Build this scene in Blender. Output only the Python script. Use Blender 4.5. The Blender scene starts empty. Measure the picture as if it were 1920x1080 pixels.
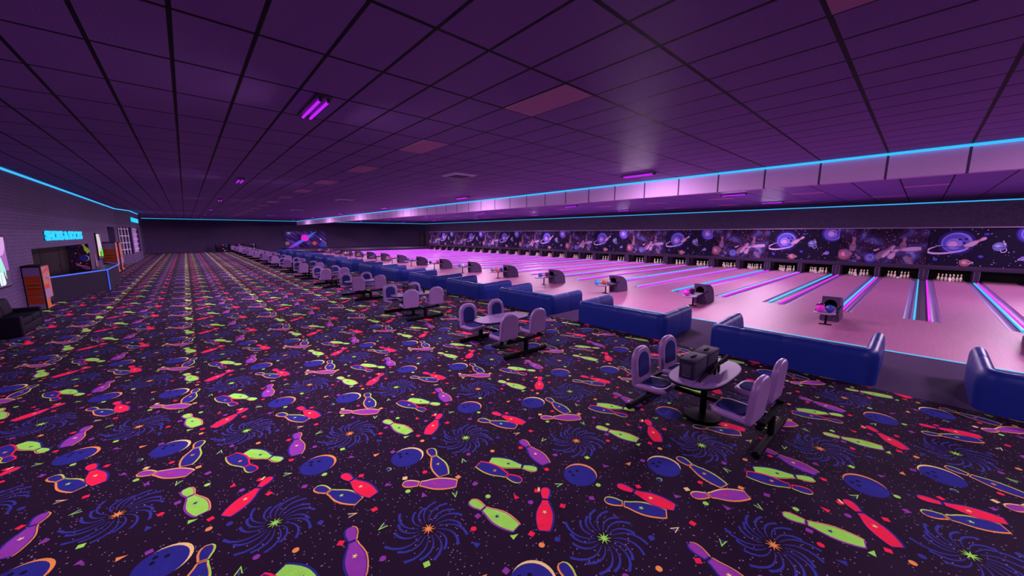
import bpy, bmesh, math, random
from mathutils import Vector, Matrix
random.seed(7)
sc = bpy.context.scene
C = sc.collection
PI = math.pi
K = 2.7                                   # metres per layout unit (eye height)
def Z(z): return K * (1 + z)              # layout height (0 = eye level) -> metres

# ------------------------------------------------------------------ camera, world, exposure
cam = bpy.data.cameras.new('camera'); camo = bpy.data.objects.new('camera', cam); C.objects.link(camo)
cam.sensor_width = 36; cam.sensor_fit = 'HORIZONTAL'; cam.lens = 36 * 680.03 / 1920; cam.clip_end = 400; cam.clip_start = .05
camo.location = (0, 0, K); camo.rotation_euler = (math.radians(90 - 8.483), 0, math.radians(-41.716))
sc.camera = camo
w = bpy.data.worlds.new('world'); sc.world = w; w.use_nodes = True
w.node_tree.nodes['Background'].inputs[0].default_value = (.02, .01, .03, 1)
w.node_tree.nodes['Background'].inputs[1].default_value = 0.2
vs = sc.view_settings
vs.view_transform = 'Standard'; vs.look = 'None'; vs.gamma = 1; vs.exposure = 0; vs.use_curve_mapping = False
sc.display_settings.display_device = 'sRGB'
LAMP_W = 31.0                            # watts of one ceiling fixture
LAMP_RGB = (1.0, .68, 1.0)
CEIL = .803                               # ceiling height, layout units
FIX_X = [.69, 4.65, 8.4, 11.2]; FIX_Y = [-1.57 + 4.22 * i for i in range(7)]

# ------------------------------------------------------------------ mesh helpers
class MB:
    def __init__(s): s.v = []; s.f = []; s.m = []; s.s = []
    def add(s, vs_, fs, mi=0, sm=False, M=None):
        o = len(s.v)
        s.v += [tuple(M @ Vector(p)) if M else tuple(p) for p in vs_]
        for f in fs: s.f.append([i + o for i in f]); s.m.append(mi); s.s.append(sm)
        return s
    def box(s, c, d, mi=0, M=None, bev=0, seg=2):
        x, y, z = [q / 2 for q in d]; c = Vector(c)
        if bev <= 0:
            vs_ = [Vector((sx * x, sy * y, sz * z)) + c for sz in (-1, 1) for sx, sy in ((-1, -1), (1, -1), (1, 1), (-1, 1))]
            return s.add(vs_, [(3, 2, 1, 0), (4, 5, 6, 7), (0, 1, 5, 4), (1, 2, 6, 5), (2, 3, 7, 6), (3, 0, 4, 7)], mi, False, M)
        bm = bmesh.new(); bmesh.ops.create_cube(bm, size=1)
        for v in bm.verts: v.co = Vector((v.co.x * d[0], v.co.y * d[1], v.co.z * d[2])) + c
        bmesh.ops.bevel(bm, geom=bm.edges[:], offset=bev, segments=seg, profile=.5, affect='EDGES')
        bm.verts.index_update()
        s.add([v.co for v in bm.verts], [[v.index for v in f.verts] for f in bm.faces], mi, True, M); bm.free()
        return s
    def tube(s, pts, r, n=12, mi=0, M=None, cap=True, sm=True):
        pts = [Vector(p) for p in pts]; rs = r if isinstance(r, (list, tuple)) else [r] * len(pts)
        rings = []; up = None
        for i, p in enumerate(pts):
            a = pts[max(i - 1, 0)]; b = pts[min(i + 1, len(pts) - 1)]; t = (b - a).normalized()
            if up is None:
                up = Vector((0, 0, 1)) if abs(t.z) < .9 else Vector((1, 0, 0))
            x = up.cross(t).normalized(); y = t.cross(x); up = y
            rings.append([p + (x * math.cos(k * 2 * PI / n) + y * math.sin(k * 2 * PI / n)) * rs[i] for k in range(n)])
        vs_ = [q for R in rings for q in R]; fs = []
        for i in range(len(pts) - 1):
            for k in range(n): fs.append((i * n + k, i * n + (k + 1) % n, (i + 1) * n + (k + 1) % n, (i + 1) * n + k))
        s.add(vs_, fs, mi, sm, M)
        if cap: s.add(vs_[:n], [list(range(n))[::-1]], mi, False, M); s.add(vs_[-n:], [list(range(n))], mi, False, M)
        return s
    def lathe(s, prof, n=20, mi=0, M=None, mis=None):
        vs_ = [(r * math.cos(k * 2 * PI / n), r * math.sin(k * 2 * PI / n), z) for r, z in prof for k in range(n)]
        for i in range(len(prof) - 1):
            m = mis[i] if mis else mi
            o = vs_[i * n:(i + 2) * n]
            s.add(o, [(k, (k + 1) % n, n + (k + 1) % n, n + k) for k in range(n)], m, True, M)
        return s
    def sphere(s, c, r, n=20, mi=0, M=None):
        prof = [(max(r * math.cos(a), 1e-4), r * math.sin(a)) for a in [-PI / 2 + PI * i / (n // 2) for i in range(n // 2 + 1)]]
        MM = Matrix.Translation(c); MM = M @ MM if M else MM
        vs_ = [(q * math.cos(k * 2 * PI / n), q * math.sin(k * 2 * PI / n), z) for q, z in prof for k in range(n)]
        fs = [(i * n + k, i * n + (k + 1) % n, (i + 1) * n + (k + 1) % n, (i + 1) * n + k) for i in range(len(prof) - 1) for k in range(n)]
        return s.add(vs_, fs, mi, True, MM)
    def prism(s, o, z0, z1, mi=0, M=None):
        n = len(o); vs_ = [(x, y, z0) for x, y in o] + [(x, y, z1) for x, y in o]
        s.add(vs_, [list(range(n))[::-1], list(range(n, 2 * n))] + [(i, (i + 1) % n, n + (i + 1) % n, n + i) for i in range(n)], mi, False, M)
        return s
    def poly(s, o, z=0, mi=0, M=None):
        return s.add([(x, y, z) for x, y in o], [list(range(len(o)))], mi, False, M)
    def rprism(s, o, z0, z1, r, seg=3, mi=0, M=None, rb=None):
        """prism with rounded rims; outline counter-clockwise"""
        n = len(o); rb = r if rb is None else rb
        nr = []
        for i in range(n):
            a = Vector(o[i - 1]); b = Vector(o[i]); c = Vector(o[(i + 1) % n])
            d1 = (b - a).normalized(); d2 = (c - b).normalized(); t = (d1 + d2)
            t = t.normalized() if t.length > 1e-6 else d1
            m = Vector((-t.y, t.x)); sc_ = 1 / max(.5, (d1.dot(t)))
            nr.append(m * sc_)
        lay = []
        for k in range(seg + 1):
            a = PI / 2 * k / seg; lay.append((rb * (1 - math.sin(a)), z0 + rb * (1 - math.cos(a))))
        for k in range(seg + 1):
            a = PI / 2 * k / seg; lay.append((r * (1 - math.cos(a)), z1 - r * (1 - math.sin(a))))
        vs_ = [(o[i][0] + nr[i].x * d, o[i][1] + nr[i].y * d, z) for d, z in lay for i in range(n)]
        L = len(lay)
        fs = [(j * n + i, j * n + (i + 1) % n, (j + 1) * n + (i + 1) % n, (j + 1) * n + i) for j in range(L - 1) for i in range(n)]
        s.add(vs_, fs, mi, True, M)
        s.add(vs_[:n], [list(range(n))[::-1]], mi, False, M); s.add(vs_[-n:], [list(range(n))], mi, False, M)
        return s
    def build(s, name, mats, parent=None, loc=None):
        me = bpy.data.meshes.new(name); me.from_pydata(s.v, [], s.f)
        for m in (mats if isinstance(mats, (list, tuple)) else [mats]): me.materials.append(m)
        me.polygons.foreach_set('material_index', s.m); me.polygons.foreach_set('use_smooth', s.s); me.update()
        o = bpy.data.objects.new(name, me); C.objects.link(o)
        if parent: o.parent = parent
        if loc: o.location = loc
        return o
def tag(o, label, cat, group=None):
    o['label'] = label; o['category'] = cat
    if group: o['group'] = group
    return o
def thing(name, label, cat, loc=(0, 0, 0), rz=0, group=None):
    o = bpy.data.objects.new(name, None); C.objects.link(o); o.location = loc; o.rotation_euler = (0, 0, rz)
    o.empty_display_size = .1
    return tag(o, label, cat, group)
def struct(o, label=None):
    o['kind'] = 'structure'
    if label: o['label'] = label
    return o
def dup(root, loc, rz=0, label=None, group=None):
    def cp(o, par):
        c = o.copy(); C.objects.link(c)
        if par: c.parent = par
        for ch in KIDS.get(o.name, ()): cp(ch, c)
        return c
    KIDS = {}
    for o in C.objects:
        if o.parent: KIDS.setdefault(o.parent.name, []).append(o)
    c = cp(root, None); c.location = loc; c.rotation_euler = (0, 0, rz)
    if label: c['label'] = label
    if group: c['group'] = group
    return c
def RZ(a): return Matrix.Rotation(a, 4, 'Z')
def RX(a): return Matrix.Rotation(a, 4, 'X')
def RY(a): return Matrix.Rotation(a, 4, 'Y')
def T(x, y, z): return Matrix.Translation((x, y, z))
def roundrect(w, h, r, n=5, r2=None):
    """centred; r lower corners, r2 upper corners"""
    r2 = r if r2 is None else r2
    o = []
    for cx, cy, rr, a0 in ((w / 2, -h / 2, r, -90), (w / 2, h / 2, r2, 0), (-w / 2, h / 2, r2, 90), (-w / 2, -h / 2, r, 180)):
        sx = 1 if cx > 0 else -1; sy = 1 if cy > 0 else -1
        for k in range(n + 1):
            a = math.radians(a0 + 90 * k / n); o.append((cx - sx * rr + rr * math.cos(a), cy - sy * rr + rr * math.sin(a)))
    return o
def circ(cx, cy, r, n=24, sy=1): return [(cx + r * math.cos(2 * PI * k / n), cy + r * sy * math.sin(2 * PI * k / n)) for k in range(n)]
def super_oval(a, b, e, n=48):
    o = []
    for k in range(n):
        t = 2 * PI * k / n; c, s_ = math.cos(t), math.sin(t)
        o.append((a * math.copysign(abs(c) ** (2 / e), c), b * math.copysign(abs(s_) ** (2 / e), s_)))
    return o
ORD = ['nearest', 'second nearest', 'third nearest', 'fourth nearest', 'fifth nearest', 'sixth nearest', 'seventh nearest', 'eighth nearest', 'ninth nearest', 'tenth nearest',
       'eleventh nearest', 'twelfth nearest', 'thirteenth nearest', 'fourteenth nearest', 'farthest']
NTH = ['first', 'second', 'third', 'fourth', 'fifth', 'sixth', 'seventh', 'eighth', 'ninth', 'tenth', 'eleventh', 'twelfth', 'thirteenth', 'fourteenth', 'fifteenth', 'sixteenth',
       'seventeenth', 'eighteenth', 'nineteenth', 'twentieth', 'twenty-first', 'twenty-second', 'twenty-third', 'twenty-fourth', 'twenty-fifth', 'twenty-sixth', 'twenty-seventh',
       'twenty-eighth', 'twenty-ninth', 'thirtieth', 'thirty-first', 'thirty-second', 'thirty-third', 'thirty-fourth']

# ------------------------------------------------------------------ materials; purple and pink of the lighting is put into base colours
def nodes(m): return m.node_tree.nodes, m.node_tree.links
def mat(name, col, rough=.6, spec=.4, metal=0, emit=None, est=1.0, bump=None, var=.06):
    m = bpy.data.materials.new(name); m.use_nodes = True; N, L = nodes(m); b = N['Principled BSDF']
    b.inputs['Roughness'].default_value = rough; b.inputs['Metallic'].default_value = metal
    b.inputs['Specular IOR Level'].default_value = spec
    tc = N.new('ShaderNodeTexCoord'); nz = N.new('ShaderNodeTexNoise'); nz.inputs['Scale'].default_value = 9; nz.inputs['Detail'].default_value = 3
    L.new(tc.outputs['Object'], nz.inputs['Vector'])
    mr = N.new('ShaderNodeMapRange'); mr.inputs[3].default_value = 1 - var; mr.inputs[4].default_value = 1 + var
    L.new(nz.outputs[0], mr.inputs[0])
    mx = N.new('ShaderNodeMix'); mx.data_type = 'RGBA'; mx.blend_type = 'MULTIPLY'; mx.inputs[0].default_value = 1
    mx.inputs[6].default_value = (*col, 1); L.new(mr.outputs[0], mx.inputs[7]); L.new(mx.outputs[2], b.inputs['Base Color'])
    if emit: b.inputs['Emission Color'].default_value = (*emit, 1); b.inputs['Emission Strength'].default_value = est
    if bump:
        n2 = N.new('ShaderNodeTexNoise'); n2.inputs['Scale'].default_value = bump[0]; n2.inputs['Detail'].default_value = 2
        L.new(tc.outputs['Object'], n2.inputs['Vector'])
        bp = N.new('ShaderNodeBump'); bp.inputs['Strength'].default_value = bump[1]; bp.inputs['Distance'].default_value = .01
        L.new(n2.outputs[0], bp.inputs['Height']); L.new(bp.outputs[0], b.inputs['Normal'])
    return m
def glow(name, col, st=1.0):
    m = mat(name, (.02, .02, .02), .5, .2, emit=col, est=st); return m
def math_n(N, L, op, a, b=None, c=None):
    n = N.new('ShaderNodeMath'); n.operation = op
    for i, q in enumerate((a, b, c)):
        if q is None: continue
        if isinstance(q, (int, float)): n.inputs[i].default_value = q
        else: L.new(q, n.inputs[i])
    return n.outputs[0]
M_ = {}
# carpet ground: near-black plum with pale speckles
def carpet_base():
    m = bpy.data.materials.new('carpet_ground'); m.use_nodes = True; N, L = nodes(m); b = N['Principled BSDF']
    b.inputs['Roughness'].default_value = .95; b.inputs['Specular IOR Level'].default_value = .08
    tc = N.new('ShaderNodeTexCoord')
    vo = N.new('ShaderNodeTexVoronoi'); vo.inputs['Scale'].default_value = 24; L.new(tc.outputs['Object'], vo.inputs['Vector'])
    lt = math_n(N, L, 'LESS_THAN', vo.outputs['Distance'], .15)
    wn = N.new('ShaderNodeTexNoise'); wn.inputs['Scale'].default_value = 160; wn.inputs['Detail'].default_value = 2; L.new(tc.outputs['Object'], wn.inputs['Vector'])
    mr = N.new('ShaderNodeMapRange'); mr.inputs[1].default_value = .3; mr.inputs[2].default_value = .7; mr.inputs[3].default_value = .45; mr.inputs[4].default_value = 1.5
    L.new(wn.outputs[0], mr.inputs[0])
    base = N.new('ShaderNodeMix'); base.data_type = 'RGBA'; base.blend_type = 'MULTIPLY'; base.inputs[0].default_value = 1
    base.inputs[6].default_value = (.0175, .0068, .0235, 1); L.new(mr.outputs[0], base.inputs[7])
    mx = N.new('ShaderNodeMix'); mx.data_type = 'RGBA'; L.new(lt, mx.inputs[0]); L.new(base.outputs[2], mx.inputs[6]); mx.inputs[7].default_value = (.32, .20, .38, 1)
    L.new(mx.outputs[2], b.inputs['Base Color'])
    bp = N.new('ShaderNodeBump'); bp.inputs['Strength'].default_value = .6; bp.inputs['Distance'].default_value = .01; L.new(wn.outputs[0], bp.inputs['Height']); L.new(bp.outputs[0], b.inputs['Normal'])
    return m
def carpet_col(name, c): return mat('carpet_' + name, c, .95, .05, bump=(150, .6), var=.18)
CARP = [carpet_base(), carpet_col('lime', (.34, .92, .10)), carpet_col('red', (.92, .022, .075)), carpet_col('purple', (.29, .05, .38)), carpet_col('blue', (.026, .028, .235)),
        carpet_col('orange', (.90, .36, .08)), carpet_col('cream', (.92, .75, .25)), carpet_col('black', (.012, .006, .016)), carpet_col('spark', (.040, .048, .31))]
LIME, RED, PUR, BLU, ORA, CRE, BLK, SPK = range(1, 9)
def brick(name, axis):
    m = bpy.data.materials.new(name); m.use_nodes = True; N, L = nodes(m); b = N['Principled BSDF']
    b.inputs['Roughness'].default_value = .8; b.inputs['Specular IOR Level'].default_value = .25
    tc = N.new('ShaderNodeTexCoord'); sx = N.new('ShaderNodeSeparateXYZ'); L.new(tc.outputs['Object'], sx.inputs[0])
    cb = N.new('ShaderNodeCombineXYZ'); L.new(sx.outputs[axis], cb.inputs[0]); L.new(sx.outputs[2], cb.inputs[1])
    br = N.new('ShaderNodeTexBrick'); L.new(cb.outputs[0], br.inputs['Vector']); br.inputs['Scale'].default_value = 1
    br.inputs['Brick Width'].default_value = .36; br.inputs['Row Height'].default_value = .12; br.inputs['Mortar Size'].default_value = .009; br.inputs['Mortar Smooth'].default_value = .3
    br.inputs['Color1'].default_value = (.060, .030, .100, 1); br.inputs['Color2'].default_value = (.051, .026, .086, 1); br.inputs['Mortar'].default_value = (.034, .017, .057, 1)
    nz = N.new('ShaderNodeTexNoise'); nz.inputs['Scale'].default_value = 5; nz.inputs['Detail'].default_value = 6; L.new(tc.outputs['Object'], nz.inputs['Vector'])
    mr = N.new('ShaderNodeMapRange'); mr.inputs[3].default_value = .7; mr.inputs[4].default_value = 1.3; L.new(nz.outputs[0], mr.inputs[0])
    mx = N.new('ShaderNodeMix'); mx.data_type = 'RGBA'; mx.blend_type = 'MULTIPLY'; mx.inputs[0].default_value = 1; L.new(br.outputs[0], mx.inputs[6]); L.new(mr.outputs[0], mx.inputs[7])
    L.new(mx.outputs[2], b.inputs['Base Color'])
    bp = N.new('ShaderNodeBump'); bp.invert = True; bp.inputs['Strength'].default_value = .7; bp.inputs['Distance'].default_value = .02; L.new(br.outputs['Fac'], bp.inputs['Height']); L.new(bp.outputs[0], b.inputs['Normal'])
    return m
BRX = brick('brick_side', 1); BRY = brick('brick_end', 0)
TSX, TSY, TX0, TY0 = .3267 * CEIL * K, .6526 * CEIL * K, .0431 * CEIL * K, 2.358 * CEIL * K
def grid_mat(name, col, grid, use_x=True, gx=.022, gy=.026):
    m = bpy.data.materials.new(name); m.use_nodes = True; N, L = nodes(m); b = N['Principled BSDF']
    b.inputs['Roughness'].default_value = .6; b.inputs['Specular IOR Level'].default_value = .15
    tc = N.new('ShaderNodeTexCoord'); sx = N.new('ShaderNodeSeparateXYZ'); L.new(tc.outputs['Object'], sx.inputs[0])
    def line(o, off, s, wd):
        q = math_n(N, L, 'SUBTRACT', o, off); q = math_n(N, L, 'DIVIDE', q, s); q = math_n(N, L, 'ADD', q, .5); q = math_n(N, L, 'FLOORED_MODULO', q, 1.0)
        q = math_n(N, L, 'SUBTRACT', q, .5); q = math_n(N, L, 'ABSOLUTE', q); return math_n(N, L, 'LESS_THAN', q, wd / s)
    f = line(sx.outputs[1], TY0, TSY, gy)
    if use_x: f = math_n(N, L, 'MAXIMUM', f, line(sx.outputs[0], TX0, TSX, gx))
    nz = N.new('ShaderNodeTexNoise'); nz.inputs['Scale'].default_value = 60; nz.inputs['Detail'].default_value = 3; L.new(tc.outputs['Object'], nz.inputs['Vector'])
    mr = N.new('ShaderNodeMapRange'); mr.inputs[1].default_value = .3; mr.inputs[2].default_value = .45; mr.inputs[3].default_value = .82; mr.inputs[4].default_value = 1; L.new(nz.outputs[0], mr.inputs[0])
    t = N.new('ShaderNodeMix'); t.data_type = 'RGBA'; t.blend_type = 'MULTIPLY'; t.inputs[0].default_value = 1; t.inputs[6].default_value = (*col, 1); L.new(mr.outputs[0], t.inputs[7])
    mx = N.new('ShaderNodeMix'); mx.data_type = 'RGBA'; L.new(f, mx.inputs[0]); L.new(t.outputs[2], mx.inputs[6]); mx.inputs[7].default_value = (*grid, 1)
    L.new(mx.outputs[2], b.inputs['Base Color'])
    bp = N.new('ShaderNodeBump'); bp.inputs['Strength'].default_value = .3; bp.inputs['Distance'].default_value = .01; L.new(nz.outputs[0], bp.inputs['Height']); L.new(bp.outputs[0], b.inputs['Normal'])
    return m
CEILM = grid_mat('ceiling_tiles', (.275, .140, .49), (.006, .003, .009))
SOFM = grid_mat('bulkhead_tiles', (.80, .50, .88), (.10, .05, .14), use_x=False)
def wood(name, col, plank=.5):
    m = bpy.data.materials.new(name); m.use_nodes = True; N, L = nodes(m); b = N['Principled BSDF']
    b.inputs['Roughness'].default_value = .5; b.inputs['Specular IOR Level'].default_value = .25
    tc = N.new('ShaderNodeTexCoord'); mp = N.new('ShaderNodeMapping'); mp.inputs['Scale'].default_value = (.6, 14, 1); L.new(tc.outputs['Object'], mp.inputs[0])
    nz = N.new('ShaderNodeTexNoise'); nz.inputs['Scale'].default_value = 1.6; nz.inputs['Detail'].default_value = 5; L.new(mp.outputs[0], nz.inputs['Vector'])
    mr = N.new('ShaderNodeMapRange'); mr.inputs[1].default_value = .3; mr.inputs[2].default_value = .7; mr.inputs[3].default_value = .9; mr.inputs[4].default_value = 1.08; L.new(nz.outputs[0], mr.inputs[0])
    mx = N.new('ShaderNodeMix'); mx.data_type = 'RGBA'; mx.blend_type = 'MULTIPLY'; mx.inputs[0].default_value = 1; mx.inputs[6].default_value = (*col, 1); L.new(mr.outputs[0], mx.inputs[7])
    L.new(mx.outputs[2], b.inputs['Base Color']); return m
WOOD = wood('lane_wood', (.33, .108, .225))
LANEW = wood('lane_surface', (.33, .110, .25))
GUTM = mat('gutter_plastic', (.22, .12, .33), .5)
CAPM = mat('divider_dark', (.045, .022, .055), .5)
PITM = mat('pit_floor', (.052, .026, .080), .9, .1, bump=(120, .5))
DARK = mat('black_frame', (.007, .0045, .010), .6, .1)
BLACK = mat('black_metal', (.004, .003, .0055), .7, .05)
PLUM = mat('plum_frame', (.030, .013, .045), .6, .15)
EDGE = mat('frame_edge', (.11, .065, .14), .5)
CURT = mat('pit_curtain', (.006, .006, .010), .9)
SHELL = mat('chair_shell', (.255, .135, .35), .38, .4)
PAD = mat('chair_pad_blue', (.020, .024, .135), .8, .04, bump=(200, .3))
TOPM = mat('table_laminate', (.175, .092, .27), .5, .25)
VINYL = mat('booth_vinyl', (.009, .021, .19), .42, .16, bump=(90, .12), var=.1)
HOOD = mat('hood_plastic', (.072, .037, .108), .6, .15)
TRAYM = mat('tray_plastic', (.30, .19, .38), .5)
CYAN = glow('cyan_led', (.035, .50, 1.0), 1.05)
MAGE = glow('magenta_led', (.85, .012, 1.0), 1.05)
STEPL = glow('step_led', (.12, .55, 1.0), .9)
NEON = glow('blue_neon', (.03, .12, 1.0), 1.0)
SIGN = glow('sign_cyan', (.005, .58, 1.0), 1.1)
TUBE = glow('violet_tube', (.52, .012, .95), 1.1)
PINW = mat('pin_white', (.78, .70, .62), .35)
PINR = mat('pin_red', (.5, .03, .05), .4)
LEATH = mat('black_leather', (.006, .0035, .011), .65, .04, bump=(60, .2))
CASEM = mat('case_grey', (.026, .020, .050), .7, .12)
WHITE = mat('white_plastic', (.6, .45, .66), .4)

# ------------------------------------------------------------------ lamps of the ceiling fixtures
def lamp(parent, sgn):
    ld = bpy.data.lights.new('tube_light', 'AREA'); ld.shape = 'RECTANGLE'; ld.size = .10; ld.size_y = 1.15
    ld.spread = math.radians(155); ld.energy = LAMP_W; ld.color = LAMP_RGB
    ld.use_nodes = True; N, L = ld.node_tree.nodes, ld.node_tree.links
    fo = N.new('ShaderNodeLightFalloff'); fo.inputs['Strength'].default_value = 1; L.new(fo.outputs['Linear'], N['Emission'].inputs['Strength'])
    lo = bpy.data.objects.new('tube_light', ld); C.objects.link(lo); lo.parent = parent; lo.location = (sgn * .10, 0, -.118); lo.rotation_euler = (0, sgn * -math.radians(28), 0)
    return lo
fx = thing('ceiling_light', '', 'ceiling light', (0, 0, 0), 0, 'violet tube lights on the ceiling')
q = MB(); q.box((0, 0, -.02), (.24, 1.28, .04), 0, bev=.008); hs = q.build('housing', mat('fixture_metal', (.10, .07, .13), .4), fx)
for s_ in (-1, 1):
    q = MB(); q.tube([(s_ * .06, -.57, -.075), (s_ * .06, .57, -.075)], .022, 12); q.build('tube', TUBE, fx)
    for e in (-1, 1):
        q = MB(); q.box((s_ * .06, e * .595, -.06), (.05, .05, .08), 0, bev=.01); q.build('socket', mat('socket', (.05, .04, .06), .4) if (s_, e) == (-1, -1) else bpy.data.materials['socket'], hs)
lamp(fx, -1); lamp(fx, 1)
first = True
ROWN = ['over the carpet walkway', 'beside the hanging bulkhead', 'over mid lanes', 'over the pin end']
for i, x in enumerate(FIX_X):
    for j, y in enumerate(FIX_Y):
        lb = 'violet twin-tube ceiling light %s, %s of its row' % (ROWN[i], (['behind the camera, first'] + ORD[:5] + ['farthest'])[j])
        loc = (x * K, y * K, Z(CEIL) - .001)
        if first: fx.location = loc; fx['label'] = lb; first = False
        else: dup(fx, loc, 0, lb)

# ------------------------------------------------------------------ the setting
XL, XR, YB, YF = -1.61 * K, 14.4 * K, -5.0 * K, 26.6 * K      # wall planes
XC, XS, XFOUL, XEND, XM = 3.265 * K, 4.43 * K, 6.31 * K, 11.80 * K, 11.85 * K
W0, PW = -.097, 1.4325                                        # wide division centres W0 + k*PW ; narrow ones + .716
YLEND = (W0 + 15 * PW + .06) * K
HC = Z(CEIL)
# carpet floor with its woven pattern
def pin_shape(L=.575, hw=.083, n=16, grow=0.0, part='all'):
    prof = [(0, .22), (.02, .40), (.06, .53), (.11, .57), (.17, .54), (.23, .42), (.28, .35), (.33, .36), (.40, .47), (.50, .74), (.60, .94), (.68, 1.0), (.78, .98), (.88, .86), (.95, .74), (1.0, .60)]
    if part == 'head': prof = [p for p in prof if p[0] <= .28]
    if part == 'body': prof = [p for p in prof if p[0] >= .33]
    a = [((t - .5) * L, hw * wd + grow) for t, wd in prof]
    if grow: a = [(a[0][0] - grow, max(a[0][1] - grow, .01))] + a + [(a[-1][0] + grow, max(a[-1][1] - grow * .6, .01))]
    return a + [(x, -y) for x, y in reversed(a)]
def star(r, n=5, ri=.42, a0=0): return [((r if k % 2 == 0 else r * ri) * math.cos(a0 + PI * k / n), (r if k % 2 == 0 else r * ri) * math.sin(a0 + PI * k / n)) for k in range(2 * n)]
def xf(o, x, y, a=0): c, s_ = math.cos(a), math.sin(a); return [(x + px * c - py * s_, y + px * s_ + py * c) for px, py in o]
MOT = []      # (outline, layer, material) in one 2.1715 m repeat
def mot(o, lay, m): MOT.append((o, lay, m))
def pin(x, y, ang, col, rim1, rim2, st, lay=2):
    a = math.radians(ang)
    for part in ('head', 'body'):
        if rim1: mot(xf(xf(pin_shape(grow=.010, part=part), 0, .006), x, y, a), lay, rim1)
        if rim2: mot(xf(xf(pin_shape(grow=.010, part=part), 0, -.006), x, y, a), lay + .5, rim2)
        if rim1 and rim2:
            pass
        mot(xf(pin_shape(hw=.079, part=part), x, y, a), lay + 1, col)
    if st: mot(xf(star(.027), x + .06 * math.cos(a), y + .06 * math.sin(a), a), lay + 2, st)
def burst(x, y, c):
    rnd = random.Random(3)
    for k in range(18):
        a = 2 * PI * k / 18; r1 = .27 + .12 * rnd.random(); L_, R_ = [], []
        for i in range(7):
            t = i / 6; r = .085 + (r1 - .085) * t; aa = a - .55 * t * t; wd = .0032 + .0112 * t ** 1.3
            px, py = x + r * math.cos(aa), y + r * math.sin(aa); nx, ny = -math.sin(aa + -.5 * t), math.cos(aa + -.5 * t)
            L_.append((px + nx * wd, py + ny * wd)); R_.append((px - nx * wd, py - ny * wd))
        mot(R_ + L_[::-1], 1, SPK)
    mot(xf(star(.068, 9, .3), x, y), 2, c)
P_ = 2.1715
burst(0, 0, LIME); burst(1.047, 1.142, ORA)
pin(1.603, .894, -78.3, LIME, ORA, PUR, BLU); pin(2.045, .608, -138, RED, BLU, 0, CRE)
pin(.768, .027, -76.5, RED, BLU, 0, CRE, 6); pin(.556, .018, -61.5, BLU, LIME, ORA, LIME)
pin(.091, 1.324, 120.5, LIME, ORA, BLU, BLU); pin(2.048, 1.325, 107, BLU, LIME, RED, ORA, 6)
pin(.452, 1.358, -102, PUR, ORA, BLU, CRE); pin(1.620, 1.985, -104.4, BLU, LIME, ORA, ORA); pin(1.362, 1.685, -41, PUR, CRE, ORA, RED)
for bx, by, rim, hx in ((1.387, .124, CRE, -.03), (.529, .681, ORA, -.02)):
    mot(circ(bx + .028, by + .012, .182, 28), 2, rim); mot(circ(bx, by, .182, 28), 3, BLU)
    for dx, dy in ((.037, .067), (-.037, .108), (-.055, .052)): mot(circ(bx + dx, by + dy, .02, 10), 4, BLK)
SM = '''dot l 1.718 1.109 r 1.360 .866 l 1.131 1.734 r 1.418 1.898 p .608 1.12 o 1.702 .324 o .079 1.701 p 1.990 .754 r .324 1.002 l .547 .448 p 1.987 1.846 b 1.851 .273 b .322 1.892
sq r .768 1.715 r 1.720 .468 r .024 .505 p 1.481 .965 l .857 .827 p 1.307 .346 c 1.200 1.950 o 1.655 1.572 r .850 .147 p 1.734 1.356 p .330 .376 r 2.158 .830 r .392 1.519
tri o 1.136 .424 p 1.02 1.966 p 1.229 1.579 r 1.930 .916 l 1.590 .553 p .890 .576 b 1.275 .719
chev c .591 1.788 l .727 1.447 l 1.472 1.352 l 1.871 1.792 l .244 .730
ring b 1.128 .048'''
CI = dict(l=LIME, r=RED, p=PUR, o=ORA, b=SPK, c=CRE)
rr = random.Random(5)
for ln in SM.split('\n'):
    t = ln.split(); kd = t[0]; t = t[1:]
    for i in range(0, len(t), 3):
        c, x, y = CI[t[i]], float(t[i + 1]), float(t[i + 2]); a = rr.random() * 6.28
        if kd == 'dot': mot(circ(x, y, .028, 12), 1, c)
        elif kd == 'sq': mot(xf([(-.026, -.026), (.026, -.026), (.026, .026), (-.026, .026)], x, y, a), 1, c)
        elif kd == 'tri': mot(xf([(-.034, -.028), (.042, 0), (-.034, .028)], x, y, a), 1, c)
        elif kd == 'ring': mot(circ(x, y, .032, 12), 1, LIME); mot(circ(x - .006, y, .027, 12), 2, BLU)
        else:
            mot(xf([(-.05, .035), (.04, 0), (-.05, -.03), (-.045, -.018), (.012, 0), (-.048, .022)], x, y, a), 1, c); mot(xf([(-.045, -.01), (.0, 0), (-.045, .014)], x, y, a), 1, SPK)
for px, py in ((2.158, .830),): mot(xf([(-.03, -.012), (.03, -.012), (.03, .012), (-.03, .012)], px + .03, py, .8), 2, CRE)
def clip(o, x0, x1):
    for sgn, lim in ((1, x0), (-1, x1)):
        r = []
        for i in range(len(o)):
            a, b = o[i - 1], o[i]; ia, ib = sgn * (a[0] - lim) >= 0, sgn * (b[0] - lim) >= 0
            if ia != ib:
                t = (lim - a[0]) / (b[0] - a[0]); r.append((lim, a[1] + t * (b[1] - a[1])))
            if ib: r.append(b)
        o = r
        if len(o) < 3: return None
    return o
fl = MB(); fl.add([(XL - .5, YB, 0), (XC, YB, 0), (XC, YF, 0), (XL - .5, YF, 0)], [(0, 1, 2, 3)], 0)
fl.add([(XL - .5, YB, -.1), (XC, YB, -.1), (XC, YF, -.1), (XL - .5, YF, -.1)], [(3, 2, 1, 0)], 0)
PX0, PY0 = .366, 1.604
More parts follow.
